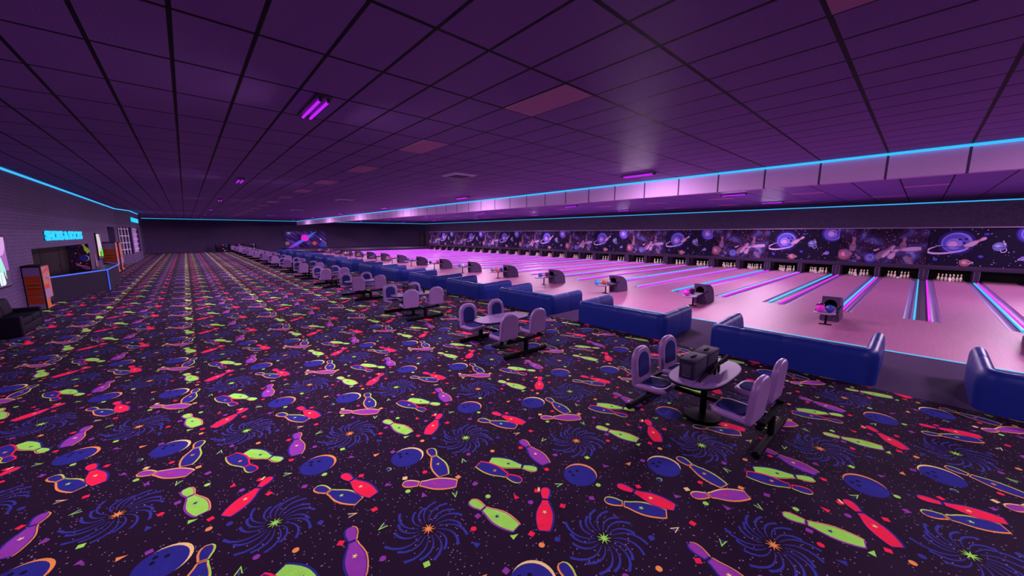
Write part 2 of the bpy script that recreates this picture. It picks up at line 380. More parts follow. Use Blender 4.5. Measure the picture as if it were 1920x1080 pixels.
for i in range(-3, 5):
    for j in range(-4, 35):
        ox, oy = PX0 + i * P_, PY0 + j * P_
        if ox > XC or ox + P_ < XL - .8 or oy > YF - 1.5: continue
        for o, lay, m in MOT:
            xs = [p[0] + ox for p in o]
            if max(xs) < XL - .5 or min(xs) > XC: continue
            o2 = [(p[0] + ox, p[1] + oy) for p in o]
            if min(xs) < XL - .5 or max(xs) > XC:
                o2 = clip(o2, XL - .5, XC)
                if not o2: continue
            a2 = sum(o2[k - 1][0] * o2[k][1] - o2[k][0] * o2[k - 1][1] for k in range(len(o2)))
            if a2 < 0: o2 = o2[::-1]
            fl.poly(o2, .0004 * lay, m)
struct(fl.build('floor', CARP), 'dark plum carpet woven with bowling pins, balls, bursts and confetti')
q = MB(); q.box(((XC + XS) / 2, (YB + YF) / 2, -.05), (XS - XC, YF - YB, .1)); struct(q.build('floor_seating', PITM), 'plain dark floor between the carpet and the approach')
q = MB(); q.box(((XS + XFOUL) / 2, (YB + YLEND) / 2, -.05), (XFOUL - XS, YLEND - YB, .1)); struct(q.build('floor_approach', WOOD), 'pink-lit wooden approach in front of the lanes')
q = MB(); q.box(((XS + XR) / 2, (YLEND + YF) / 2, .12), (XR - XS, YF - YLEND - .02, .44)); struct(q.build('floor_walkway', PLUM))
q = MB(); q.box(((XFOUL + XR) / 2, (YB + YLEND) / 2, -.20), (XR - XFOUL, YLEND - YB, .1)); struct(q.build('floor_base', CAPM))
q = MB(); q.box(((XL - 1 + XR) / 2, (YB + YF) / 2, HC + .05), (XR - XL + 1, YF - YB, .1)); struct(q.build('ceiling', CEILM), 'purple lit grid ceiling of large tiles with black joints')
# walls
q = MB(); q.box(((XL - 1 + XR) / 2, YF + .1, HC / 2), (XR - XL + 1.4, .2, HC)); struct(q.build('wall_far', BRY))
q = MB(); q.box((XR + .1, (YB + YF) / 2, HC / 2), (.2, YF - YB, HC)); struct(q.build('wall_right', BRX))
q = MB(); q.box(((XL - 1 + XR) / 2, YB - .1, HC / 2), (XR - XL + 1.4, .2, HC)); struct(q.build('wall_back', BRY))
OY0, OY1, OZ = 8.18 * K, 12.16 * K, Z(-.21); DY0, DY1, DZ = 15.15 * K, 16.5 * K, Z(.2)
q = MB()
def wl(y0, y1, z0, z1): q.box((XL - .2, (y0 + y1) / 2, (z0 + z1) / 2), (.4, y1 - y0, z1 - z0))
wl(YB, OY0, 0, HC); wl(OY0, OY1, OZ, HC); wl(OY1, DY0, 0, HC); wl(DY0, DY1, DZ, HC); wl(DY1, YF, 0, HC)
struct(q.build('wall_left', BRX), 'dark purple brick wall with the counter opening and a dark doorway')
# service opening behind the counter: back panel, dark sliding doors, carpet-covered panel
XRB = XL - .31 * K
q = MB(); q.box((XRB - .05, (OY0 + OY1) / 2, OZ / 2), (.06, OY1 - OY0 + .4, OZ)); q.box(((XRB + XL - .4) / 2, (OY0 + OY1) / 2, OZ + .04), (XL - .4 - XRB, OY1 - OY0 + .4, .06))
q.box(((XRB + XL - .4) / 2, OY0 - .1, OZ / 2), (XL - .4 - XRB, .06, OZ)); struct(q.build('wall_recess', mat('recess_dark', (.012, .008, .011), .8, .05)))
for n_, (a, b) in enumerate(((9.15, 10.12), (10.14, 11.38), (11.40, 12.12))):
    d = thing('cupboard_door', 'dark plain cupboard door behind the counter, %s' % ('left', 'wide middle one', 'narrow right one')[n_], 'cupboard door', (0, 0, 0), 0, 'cupboard doors behind the counter')
    q = MB(); q.box((XRB + .005, (a + b) / 2 * K, OZ / 2 - .01), (.03, (b - a) * K - .02, OZ - .04), 0, bev=.006); q.build('panel', mat('cupboard_%d' % n_, (.014, .009, .012), .8, .04), d)
    q = MB(); q.box((XRB + .03, b * K - .12, 1.0), (.02, .03, .16), 0, bev=.005); q.build('handle', BLACK, d)
q = MB(); YP = OY1 - .025; PWd = .31 * K
q.box((XL - PWd / 2, YP + .012, OZ / 2 - .01), (PWd - .02, .024, OZ - .04), 0)
def pnl(o, lay, m):       # u from the wall face inwards (negative), v up; faces the near end of the hall
    a2 = sum(o[k - 1][0] * o[k][1] - o[k][0] * o[k - 1][1] for k in range(len(o)))
    o = o if a2 > 0 else o[::-1]
    q.add([(XL + u, YP - .001 - .0008 * lay, v) for u, v in o], [list(range(len(o)))], m)
for (u, v, an, c, rim) in ((-.13, 1.88, -70, LIME, ORA), (-.33, .80, -32, PUR, ORA)):
    for prt in ('head', 'body'):
        pnl(xf(pin_shape(.55, .085, grow=.010, part=prt), u, v, math.radians(an)), 1, rim); pnl(xf(pin_shape(.55, .08, part=prt), u, v, math.radians(an)), 2, c)
    pnl(xf(star(.027), u, v, .4), 3, BLU if c == LIME else ORA)
pnl(circ(-.215, 1.28, .18, 28), 1, CRE); pnl(circ(-.245, 1.28, .18, 28), 2, BLU)
for u, v, c in ((-.35, 1.96, RED), (-.54, 1.58, ORA), (-.72, 1.13, RED), (-.28, 2.05, PUR), (-.38, 1.5, PUR), (-.08, 1.57, LIME), (-.44, .84, LIME), (-.41, 1.01, CRE), (-.5, 1.2, SPK), (-.62, 1.95, SPK), (-.58, 1.0, PUR), (-.18, .95, RED)): pnl(circ(u, v, .03, 10), 1, c)
for k in range(9): pnl(xf([(.07, -.008), (.22, -.014), (.22, .014), (.07, .008)], -.60, 2.12, PI + .4 * k), 1, SPK)
struct(q.build('wall_panel', CARP), 'side of the counter opening covered in the space bowling carpet')
# dark doorway
q = MB(); q.box((XL - .39, (DY0 + DY1) / 2, DZ / 2), (.04, DY1 - DY0, DZ)); q.build('door_1', mat('teal_glow_tint', (.012, .03, .04), .6)); struct(bpy.data.objects['door_1'], 'dark doorway with a teal glow inside the left wall')  # teal interior light is put into the panel's colour, nothing glows
for n_, (y, z, a, b) in enumerate(((15.5, -.24, .30, .10), (15.62, -.315, .12, .10))):
    t = thing('wall_screen', ('small wide cyan screen in the dark doorway', 'tiny square cyan screen under the wide one in the doorway')[n_], 'screen', (XL - .3, y * K, Z(z)), 0)
    q = MB(); q.box((-.035, 0, 0), (.07, a + .06, b + .05), 0, bev=.01); q.build('casing', DARK, t)
    q = MB(); q.box((.004, 0, 0), (.008, a, b)); q.build('display', glow('teal_screen_%d' % n_, (.06, .5, .8), .9), t)
# projecting bay with the window lattice
XB = -1.375 * K; YA0, YA1, YE = 17.15 * K, 18.3 * K, 21.3 * K
def wall_slab(m, p0, p1, z0, z1, t=.3, mi=0):
    a, b = Vector((*p0, 0)), Vector((*p1, 0)); d = (b - a).normalized(); n = Vector((d.y, -d.x, 0))    # outward towards the hall
    vs_ = [a, b, b - n * t, a - n * t]
    m.add([(v.x, v.y, z) for z in (z0, z1) for v in vs_], [(3, 2, 1, 0), (4, 5, 6, 7), (0, 1, 5, 4), (1, 2, 6, 5), (2, 3, 7, 6), (3, 0, 4, 7)], mi)
q = MB(); A0, A1, B1 = (XL, YA0), (XB, YA1), (XB, YE)
ZK, ZT = Z(-.68), Z(.225)
wall_slab(q, A0, A1, 0, ZK); wall_slab(q, A1, B1, 0, ZK); wall_slab(q, A0, A1, ZT, HC); wall_slab(q, A1, B1, ZT, HC)
def lerp(a, b, t): return (a[0] + (b[0] - a[0]) * t, a[1] + (b[1] - a[1]) * t)
wall_slab(q, A0, lerp(A0, A1, .06), ZK, ZT); wall_slab(q, lerp(A0, A1, .94), A1, ZK, ZT); wall_slab(q, A1, lerp(A1, B1, .05), ZK, ZT); wall_slab(q, lerp(A1, B1, .84), B1, ZK, ZT)
q.box(((XL + XB) / 2, YE + .15, HC / 2), (XB - XL, .3, HC))
struct(q.build('wall_bay', BRX), 'projecting brick bay with two display windows at the end of the left wall')
bay_in = mat('bay_inside', (.008, .008, .014), .8)
q = MB(); q.box((XL + .02, (YA0 + YE) / 2, (ZK + ZT) / 2), (.04, YE - YA0, ZT - ZK)); struct(q.build('wall_bay_inside', bay_in))
LAT = mat('lattice_lilac', (.62, .42, .78), .5)
def lattice(name, p0, p1, nv, nh, label, extra=False):
    t = thing(name, label, 'display window', (*p0, ZK)); a, b = Vector(p0), Vector(p1); d = (b - a); L_ = d.length; d.normalize(); H_ = ZT - ZK
    M = Matrix(((d.x, d.y, 0, 0), (d.y, -d.x, 0, 0), (0, 0, 1, 0), (0, 0, 0, 1)))
    for i in range(nv):
        u = L_ * (i + .25) / nv
        q = MB(); q.box((u, -.06, H_ / 2), (.07, .05, H_ - .02), 0, M); q.build('upright_bar', LAT, t)
    for i in range(nh):
        q = MB(); q.box((L_ * .46, -.10, H_ * (i + .8) / nh - .05), (L_ * .88, .09, .05), 0, M); q.build('shelf', LAT, t)
    if extra:
        q = MB()
        for i in range(14):
            for j in range(26):
                if (i + j) % 2: q.box((L_ * (i + .6) / 15, -.16, H_ * (j + .5) / 26), (L_ / 16, .02, H_ / 27), 0, M)
        q.build('perforated_screen', LAT, t)
    return t
lattice('window_lattice', lerp(A0, A1, .07), lerp(A0, A1, .93), 4, 4, 'lilac lattice display window on the angled face of the bay')
lattice('shelf_window', lerp(A1, B1, .06), lerp(A1, B1, .83), 2, 5, 'shelved display window with checkered screen on the bay front', True)
# hanging bulkhead over the approach
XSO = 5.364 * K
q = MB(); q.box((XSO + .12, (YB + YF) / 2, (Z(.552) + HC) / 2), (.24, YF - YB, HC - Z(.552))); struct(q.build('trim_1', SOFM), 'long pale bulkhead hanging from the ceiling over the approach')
# led lines along the ceiling edges
def strip(name, p0, p1, m, wd=.05, label=None):
    q = MB(); a, b = Vector(p0), Vector(p1); d = (b - a); L_ = d.length; ang = math.atan2(d.y, d.x)
    q.box((L_ / 2, 0, 0), (L_, wd, wd), 0, T(*p0) @ RZ(ang)); o = q.build(name, m)
    if label: tag(o, label, 'light strip')
    return o
zs = HC - .035; e = .03
strip('led_strip', (XL + e, YB, zs), (XL + e, YA0, zs), CYAN, .06, 'cyan light line along the top of the left brick wall')
strip('led_strip', (XL + e, YA0, zs), (XB + e, YA1, zs), CYAN, .06, 'short cyan light line on the angled face of the bay')
strip('led_strip', (XB + e, YA1, zs), (XB + e, YE, zs), CYAN, .06, 'cyan light line on the front of the bay')
strip('led_strip', (XL + e, YF - e, zs), (XSO - .06, YF - e, zs), CYAN, .06, 'cyan light line along the top of the far wall over the carpet')
strip('led_strip', (XSO + .30, YF - e, zs), (XR - e, YF - e, zs), CYAN, .06, 'cyan light line along the top of the far wall over the lanes')
strip('led_strip', (XR - e, YB, zs), (XR - e, YF - .1, zs), CYAN, .06, 'cyan light line along the top of the pin-end brick wall')
strip('led_strip', (XSO - e, YB, zs), (XSO - e, YF - .1, zs), CYAN, .06, 'cyan light line along the top of the hanging bulkhead')
strip('led_strip', (XS, YB, .004), (XS, YLEND, .004), STEPL, .03, 'thin pale blue light line along the front of the approach')
# pink panels set in the ceiling grid
PINKT = mat('pink_panel', (.62, .26, .52), .6)
def cell_y(c): j = round((c * K - TY0) / TSY - .5); return TY0 + (j + .5) * TSY
def cell_x(c): i = round((c * K - TX0) / TSX - .5); return TX0 + (i + .5) * TSX
pk = None
for xr, y0, nm in ((1.74, .06, 'over the carpet walkway'), (9.3, .08, 'over the middle of the lanes'), (11.55, .61, 'over the pin end')):
    for n_ in range(16):
        y = cell_y(y0 + 1.572 * n_); x = cell_x(xr)
        lb = 'pinkish ceiling panel %s, %s along its row' % (nm, NTH[n_])
        if pk is None:
            q = MB(); q.box((0, 0, -.004), (TSX - .05, TSY - .045, .012)); pk = tag(q.build('ceiling_panel', PINKT), lb, 'ceiling panel', 'pinkish panels in the ceiling'); pk.location = (x, y, HC)
        else:
            c = pk.copy(); C.objects.link(c); c.location = (x, y, HC); c['label'] = lb
# air vents
vt = thing('air_vent', 'square louvred air vent on the ceiling, nearest of its row', 'air vent', (2.92 * K, 4.38 * K, HC), 0, 'air vents on the ceiling')
VM = mat('vent_metal', (.80, .62, .95), .5)
q = MB(); a, b = .50, .40
for r0, r1, z0, z1 in ((a, a - .06, 0, -.03), (a - .06, b, -.03, -.05), (b, b - .05, -.05, -.05)):
    vs_ = [(sx * r0, sy * r0, z0) for sx, sy in ((-1, -1), (1, -1), (1, 1), (-1, 1))] + [(sx * r1, sy * r1, z1) for sx, sy in ((-1, -1), (1, -1), (1, 1), (-1, 1))]
    q.add(vs_, [(4 + i, 4 + (i + 1) % 4, (i + 1) % 4, i) for i in range(4)], 0)
q.build('frame', VM, vt)
q = MB(); q.box((0, 0, -.01), (.7, .7, .016)); q.build('backing', DARK, vt)
for i in range(7):
    q = MB(); q.box((0, -.3 + .1 * i, -.035), (.70, .012, .03), 0, None); q.build('louvre', mat('louvre_metal', (.25, .17, .32), .5) if 'louvre_metal' not in bpy.data.materials else bpy.data.materials['louvre_metal'], vt)
for n_, y in enumerate((9.3, 14.25, 19.2)): dup(vt, (2.92 * K, y * K, HC), 0, 'square louvred air vent on the ceiling, %s' % ('second of its row', 'third of its row', 'farthest of its row')[n_])

# ------------------------------------------------------------------ lanes
def lane_y(k, side): return (W0 + k * PW + (.3805 if side == 0 else 1.0515)) * K
LANES = [(k, s_) for k in range(-1, 15) for s_ in (0, 1)]
LW = .450 * K
def gutter(m, y0, y1, x0, x1):
    n = 8; c = (y0 + y1) / 2; r = (y1 - y0) / 2
    pts = [(c - r * math.cos(PI * i / n), -.055 * math.sin(PI * i / n)) for i in range(n + 1)]
    m.add([(x, y, z) for x in (x0, x1) for y, z in pts], [(i, n + 1 + i, n + 2 + i, i + 1) for i in range(n)], 0, True)
    m.add([(x1, y, z) for y, z in pts] , [list(range(n + 1))], 0); m.add([(x0, y, z) for y, z in pts], [list(range(n + 1))[::-1]], 0)
protos = {}; LY = sorted(lane_y(k, s_) for k, s_ in LANES)
for n_, (y, side) in enumerate(sorted((lane_y(k, s_), s_) for k, s_ in LANES)):
    lb = 'bowling lane with a pink-lit wooden bed, %s from the right' % NTH[n_]
    if side in protos: dup(protos[side], (XFOUL, y, 0), 0, lb); continue
    ln0 = thing('bowling_lane', lb, 'bowling lane', (XFOUL, y, 0), 0, 'bowling lanes'); protos[side] = ln0
    q = MB(); q.box(((XM + 2.1 - XFOUL) / 2, 0, -.06), (XM + 2.1 - XFOUL, LW, .12)); q.build('lane_bed', LANEW, ln0)
    for s_ in (-1, 1):
        wide = (s_ < 0) == (side == 0)
        q = MB(); y0 = s_ * (LW / 2 + .004); y1 = s_ * (LW / 2 + (.083 if wide else .070) * K)
        gutter(q, min(y0, y1), max(y0, y1), 0, XEND - XFOUL + .9); q.build('gutter', GUTM, ln0)
# dividers between gutters with their light strips
for k in range(-1, 16):
    for wide in (1, 0):
        if k == 15 and not wide: continue
        y = (W0 + k * PW + (0 if wide else .716)) * K
        hw = (.070 if wide else .038) * K
        idx = (k + 1) * 2 + (1 if not wide else 0)
        q = MB(); q.box(((XFOUL + XEND) / 2 + .05, y, -.055), (XEND - XFOUL + .1, 2 * hw - .01, .11)); 
        tag(q.build('lane_divider', CAPM), '%s dark divider between the gutters, %s divider from the right' % ('wide' if wide else 'narrow', NTH[idx]), 'lane divider', 'dividers between the lanes')
        for s_, m, nm in ((1, CYAN, 'cyan'), (-1, MAGE, 'magenta')):
            yy = y + s_ * (.060 if wide else .021) * K
            q = MB(); q.box(((XFOUL + XEND) / 2, yy, .0335), (XEND - XFOUL, .05, .066))
            tag(q.build('led_strip', m), '%s light strip running down the lanes on the %s divider from the right' % (nm, NTH[idx]), 'light strip', nm + ' light strips between the lanes')
# pin decks: header, posts, curtain
YM0, YM1 = (W0 - PW) * K - .2, YLEND
ZH = Z(-.752); ZM0, ZM1 = Z(-.66), Z(.119)
q = MB(); q.box((XM + .25, (YM0 + YM1) / 2, (ZM0 + ZH) / 2), (.5, YM1 - YM0, ZM0 - ZH), 0, bev=.01); struct(q.build('trim_2', PLUM), 'dark header rail over the pin decks')
q = MB(); q.box((XM + .58, (YM0 + YM1) / 2, (ZM0 + ZM1) / 2 + .1), (.9, YM1 - YM0, ZM1 - ZM0 - .25)); struct(q.build('wall_masking', DARK))
q = MB(); q.box((XM + 2.2, (YM0 + YM1) / 2, .35), (.06, YM1 - YM0, .9)); struct(q.build('wall_pit', CURT), 'black curtain behind the pins')
q = MB(); q.box((XM + .1, (YM0 + YM1) / 2, ZM1 + .03), (.35, YM1 - YM0, .06)); struct(q.build('trim_3', mat('ledge', (.16, .09, .2), .5)), 'pale ledge along the top of the mural panels')
dl = thing('deck_light', 'long warm light bar behind the header rail over the pins', 'light bar', (XM + .60, (YM0 + YM1) / 2, ZH))
q = MB(); q.box((0, 0, .03), (.10, YM1 - YM0 - .1, .06)); q.build('housing', DARK, dl)
for j_ in range(8):
    ld = bpy.data.lights.new('deck_tube', 'AREA'); ld.shape = 'RECTANGLE'; ld.size = .08; ld.size_y = (YM1 - YM0) / 8 - .1; ld.energy = 15; ld.color = (1, .88, .72)
    lo = bpy.data.objects.new('deck_tube', ld); C.objects.link(lo); lo.parent = dl; lo.location = (.03, (j_ - 3.5) * (YM1 - YM0) / 8, -.02); lo.rotation_euler = (0, math.radians(-35), 0)
pp = {}
for k in range(-1, 16):
    for wide in (1, 0):
        if k == 15 and not wide: continue
        y = (W0 + k * PW + (0 if wide else .716)) * K; idx = (k + 1) * 2 + (1 if not wide else 0)
        lb = '%s dark framed post between pin decks, %s post from the right' % ('wide' if wide else 'narrow', NTH[idx])
        if wide not in pp:
            t = thing('deck_post', lb, 'post', (XM + .06, y, 0), 0, 'posts between the pin decks'); pp[wide] = t
            hw = (.075 if wide else .045) * K; hh = ZH
            q = MB(); q.box((.95, 0, hh / 2), (1.9, 2 * hw, hh)); pb = q.build('post_body', PLUM, t)
            for s_ in ((-1, 1, 0) if wide else (-1, 1)):
                q = MB(); q.box((-.008, s_ * (hw - .025), hh / 2), (.016, .022, hh - .04), 0, bev=.004); q.build('edge_strip', EDGE, pb)
            q = MB(); q.box((-.008, 0, hh - .03), (.016, 2 * hw - .02, .022), 0, bev=.004); q.build('edge_strip', EDGE, pb)
        else: dup(pp[wide], (XM + .06, y, 0), 0, lb)
# pins
PH = .40
pprof = [(.001, 0), (.027, 0), (.034, .01), (.045, .045), (.058, .09), (.0625, .12), (.058, .155), (.043, .205), (.029, .24), (.0245, .262), (.0243, .285), (.029, .318), (.0325, .345), (.029, .375), (.017, .394), (.001, .40)]
q = MB(); q.lathe(pprof, 14, 0, None, [0] * 8 + [1, 0, 1] + [0] * 4); proto = q.build('bowling_pin', [PINW, PINR])
PB = q
POS = [('head pin', 0, 0), ('left pin of the second row', 1, .5), ('right pin of the second row', 1, -.5), ('left pin of the third row', 2, 1), ('middle pin of the third row', 2, 0), ('right pin of the third row', 2, -1),
       ('far left pin of the back row', 3, 1.5), ('inner left pin of the back row', 3, .5), ('inner right pin of the back row', 3, -.5), ('far right pin of the back row', 3, -1.5)]
used = False
XP0 = 11.93 * K; SPC = .105 * K
for n_, y in enumerate(LY):
    if n_ == 0: continue
    for nm, r, c in POS:
        if n_ != 1 and nm == 'head pin': continue
        down = (n_ != 1 and nm.startswith('middle'))
        o = proto if not used else proto.copy()
        if used: C.objects.link(o)
        used = True
        if down:
            o.location = (XP0 - .03, y + .02, .0625); o.rotation_euler = (0, math.radians(92), .35 * (1 if n_ % 2 else -1))
            lb = 'white bowling pin lying on its side, %s lane from the right' % NTH[n_]
        else:
            o.location = (XP0 + r * SPC * .866, y + c * SPC, 0); o.rotation_euler = (0, 0, 0)
            lb = 'white bowling pin, %s, %s lane from the right' % (nm, NTH[n_])
        tag(o, lb, 'bowling pin', 'bowling pins at the end of the lanes')

# ------------------------------------------------------------------ mural panels above the pins
PWm = PW * K; PHm = ZM1 - ZM0
def art_noise(name, stops, scale, detail=6, dist=1.0, emit=0, rot=0, sq=(1, 1, 1)):
    m = bpy.data.materials.new(name); m.use_nodes = True; N, L = nodes(m); b = N['Principled BSDF']; b.inputs['Roughness'].default_value = .7; b.inputs['Specular IOR Level'].default_value = .04
    tc = N.new('ShaderNodeTexCoord'); mp = N.new('ShaderNodeMapping'); mp.inputs['Scale'].default_value = sq
    rt = N.new('ShaderNodeVectorRotate'); rt.rotation_type = 'Z_AXIS' if emit == 0 else 'Y_AXIS'; rt.inputs['Angle'].default_value = rot
    L.new(tc.outputs['Object'], rt.inputs['Vector']); L.new(rt.outputs[0], mp.inputs[0])
    nz = N.new('ShaderNodeTexNoise'); nz.inputs['Scale'].default_value = scale; nz.inputs['Detail'].default_value = detail; nz.inputs['Distortion'].default_value = dist; L.new(mp.outputs[0], nz.inputs['Vector'])
    cr = N.new('ShaderNodeValToRGB'); L.new(nz.outputs[0], cr.inputs[0]); el = cr.color_ramp.elements
    el[0].position, el[0].color = stops[0][0], (*stops[0][1], 1); el[1].position, el[1].color = stops[-1][0], (*stops[-1][1], 1)
    for p, c in stops[1:-1]: e_ = el.new(p); e_.color = (*c, 1)
    L.new(cr.outputs[0], b.inputs['Base Color'])
    if emit: L.new(cr.outputs[0], b.inputs['Emission Color']); b.inputs['Emission Strength'].default_value = emit
    return m
A_ = lambda n, c: mat('print_' + n, c, .7, .04, var=.15)
PR = [A_('night', (.010, .006, .022)), A_('star', (.55, .40, .62)), A_('deep_blue', (.045, .028, .30)), A_('blue', (.075, .06, .40)), A_('violet', (.20, .13, .50)), A_('rose', (.45, .24, .50)),
      A_('pin', (.42, .24, .42)), A_('pin_shade', (.17, .10, .20)), A_('ring', (.48, .30, .62)), A_('red', (.45, .05, .08)), A_('halo', (.022, .014, .11)), A_('teal', (.12, .20, .36)), A_('rust', (.34, .10, .09)),
      art_noise('print_nebula', [(.38, (.010, .004, .014)), (.54, (.030, .012, .050)), (.64, (.050, .045, .20)), (.80, (.24, .20, .50))], 1.1, 8, .6), A_('spark', (.62, .22, .16)), A_('dot', (.01, .01, .015)), A_('maroon', (.16, .05, .10)), A_('seam', (.02, .012, .03))]
NI, ST, DB, BL, VI, RO, PN, PS, RG, RD, HA, TE, RU, NE, SP, DT, MR, SE = range(18)
def clipbox(o, W, H):
    for ax, sgn, lim in ((0, 1, .01), (0, -1, W - .01), (1, 1, .01), (1, -1, H - .01)):
        r = []
        for i in range(len(o)):
            a, b = o[i - 1], o[i]; ia, ib = sgn * (a[ax] - lim) >= 0, sgn * (b[ax] - lim) >= 0
            if ia != ib:
                t = (lim - a[ax]) / (b[ax] - a[ax]); r.append(tuple(a[j] + t * (b[j] - a[j]) for j in (0, 1)))
            if ib: r.append(b)
        o = r
        if len(o) < 3: return None
    return o
class Art:
    """flat printed panel: u from left to right as seen from the hall, v up"""
    def __init__(s, W, H, bg, M, th=.04):
        s.q = MB(); s.W, s.H, s.M = W, H, M; s.n = 0
        s.q.box((W / 2, H / 2, -th / 2), (W - .02, H, th), bg, M)
    def put(s, o, m):
        o = clipbox(o, s.W, s.H)
        if not o: return
        a2 = sum(o[k - 1][0] * o[k][1] - o[k][0] * o[k - 1][1] for k in range(len(o)))
        s.n += 1; s.q.poly(o if a2 > 0 else o[::-1], .0015 + .00025 * s.n, m, s.M)
    def pin(s, hx, hy, bx, by, wd=.14, m=PN, shade=PS, red=RD):
        L_ = math.hypot(bx - hx, by - hy); a = math.atan2(by - hy, bx - hx); cx, cy = (hx + bx) / 2, (hy + by) / 2
        s.put(xf(pin_shape(L_, wd), cx, cy, a), shade); s.put(xf(xf(pin_shape(L_ * .97, wd * .78), 0, wd * .16), cx, cy, a), m)
        for t in (.26, .33): s.put(xf([((t - .5) * L_, -wd * .36), ((t - .46) * L_, -wd * .36), ((t - .46) * L_, wd * .36), ((t - .5) * L_, wd * .36)], cx, cy, a), red)
    def ball(s, x, y, r, cols, hi=(-.3, -.15)):
        n = len(cols)
        for i, c in enumerate(cols):
            f = 1 - i / n * .8
            s.put(circ(x + hi[0] * r * (1 - f), y + hi[1] * r * (1 - f), r * f, 32), c)
    def ring(s, x, y, a, b, rot, t0, t1, wd, m):
        n = 30; o = []; i_ = []
        for k in range(n + 1):
            t = math.radians(t0 + (t1 - t0) * k / n); ww = wd * (.25 + .75 * math.sin(PI * k / n))
            px, py = a * math.cos(t), b * math.sin(t); nl = math.hypot(b * math.cos(t), a * math.sin(t)) + 1e-6; nx, ny = b * math.cos(t) / nl, a * math.sin(t) / nl
            o.append((px + nx * ww / 2, py + ny * ww / 2)); i_.append((px - nx * ww / 2, py - ny * ww / 2))
        for k in range(n): s.put(xf([o[k], o[k + 1], i_[k + 1], i_[k]], x, y, rot), m); s.n -= 1
        s.n += 1
PM = Matrix(((0, 0, -1, 0), (-1, 0, 0, 0), (0, 1, 0, 0), (0, 0, 0, 1)))
def planet_panel():
    a = Art(PWm, PHm, NI, PM); W, H = PWm, PHm; r_ = random.Random(11)
    for i in range(75): a.put(circ(r_.random() * W, r_.random() * H, r_.choice((.010, .014, .022)), 8), ST); a.n -= 1
    a.n += 1
    for i in range(5): a.put(circ(.265 * W, .62 * H, .68 - .035 * i, 40), (HA, HA, HA, DB, DB)[i])
    a.ball(.265 * W, .62 * H, .545, (VI, BL, BL, BL, VI, VI, RO), (-.35, -.3))
    for dx, dy in ((.05, .17), (.27, .20), (.22, -.02)): a.put(circ(.265 * W + dx + .05, .62 * H + dy, .06, 14, .8), DT)
    a.ring(.20 * W, .46 * H, .80, .24, .22, 105, 325, .11, RG)
    a.pin(.52 * W, .76 * H, .34 * W, .51 * H, .15)
    a.put(circ(.52 * W, .84 * H, .10, 16, .7), DB)
    a.put(circ(.645 * W, .53 * H, .25, 28), HA); a.ball(.64 * W, .53 * H, .22, (TE, BL, TE, VI, RO), (-.3, .1)); a.pin(.665 * W, .68 * H, .69 * W, .56 * H, .05); a.ring(.68 * W, .45 * H, .10, .13, 0, -200, 60, .035, RG)
    a.put(circ(.90 * W, .86 * H, .56, 36), HA); a.put(circ(.90 * W, .86 * H, .50, 36), DB); a.ball(.91 * W, .86 * H, .44, (VI, BL, BL, VI, VI, RO), (-.35, -.1))
    for dx, dy in ((.05, .10), (.2, .05), (.16, .22)): a.put(circ(.91 * W + dx, .86 * H + dy, .045, 12, .8), DT)
    a.ball(.37 * W, .095 * H, .20, (RU, MR, RU, RU, RO), (-.3, .1)); a.ring(.37 * W, .11 * H, .28, .07, -.05, -100, 75, .035, RG); a.pin(.31 * W, .14 * H, .39 * W, .14 * H, .035)
    a.ball(.855 * W, .25 * H, .12, (VI, BL, VI), (-.3, 0)); a.ring(.855 * W, .25 * H, .19, .05, .4, 90, 300, .03, RG)
    for u, v in ((.09, .16), (.50, .27)): a.put(circ(u * W, v * H, .10, 14, .8), DB); a.put(circ(u * W, v * H, .06, 12, .8), BL)
    a.put([(0, .505 * H), (W, .505 * H), (W, .515 * H), (0, .515 * H)], SE)
    return a.q
def nebula_panel():
    a = Art(PWm, PHm, NE, PM); W, H = PWm, PHm; r_ = random.Random(4)
    for i in range(210): a.put(circ(r_.random() * W, r_.random() * H, r_.choice((.008, .012, .02)), 6), r_.choice((SP, SP, ST))); a.n -= 1
    a.n += 1
    a.pin(.18 * W, .76 * H, .17 * W, .33 * H, .17, m=PS, shade=MR)
    a.ball(.08 * W, .22 * H, .36, (MR, MR, PS, RU, RD, RO), (-.1, .1)); a.put(circ(.13 * W, .25 * H, .2, 20, .6), PS)
    a.pin(.22 * W, .22 * H, .28 * W, .10 * H, .09, m=PS)
    a.ball(.40 * W, .14 * H, .30, (DB, BL, TE, BL), (-.2, .2)); a.put(circ(.37 * W, .13 * H, .08, 12), RU)
    a.put(circ(.445 * W, .37 * H, .09, 14, .6), PN); a.put(circ(.475 * W, .40 * H, .07, 14, .6), PN)
    a.pin(.655 * W, .53 * H, .46 * W, .13 * H, .19, m=PS, shade=MR); a.pin(.655 * W, .52 * H, .53 * W, .17 * H, .12)
    a.pin(.75 * W, .75 * H, .74 * W, .42 * H, .15, m=PS, shade=MR)
    a.pin(.62 * W, .36 * H, .94 * W, .44 * H, .15); a.pin(.68 * W, .41 * H, .61 * W, .14 * H, .16)
    a.pin(.90 * W, -.10 * H, .78 * W, .22 * H, .16, m=PS, shade=MR)
    a.put([(0, .505 * H), (W, .505 * H), (W, .515 * H), (0, .515 * H)], SE)
    return a.q
pm = [planet_panel().build('mural_panel', PR), nebula_panel().build('mural_panel', PR)]
seen = [0, 0]
for k in range(-1, 15):
    t = 0 if k % 2 else 1
    o = pm[t] if seen[t] == 0 else pm[t].copy()
    if seen[t]: C.objects.link(o)
    o.location = (XM, (W0 + (k + 1) * PW) * K, ZM0)
    tag(o, '%s, %s such panel from the right' % (('black night-sky mural panel with a ringed blue ball', 'purple nebula mural panel with tumbling pins')[t], NTH[seen[t]]), 'mural panel', 'mural panels over the pins')
    seen[t] += 1
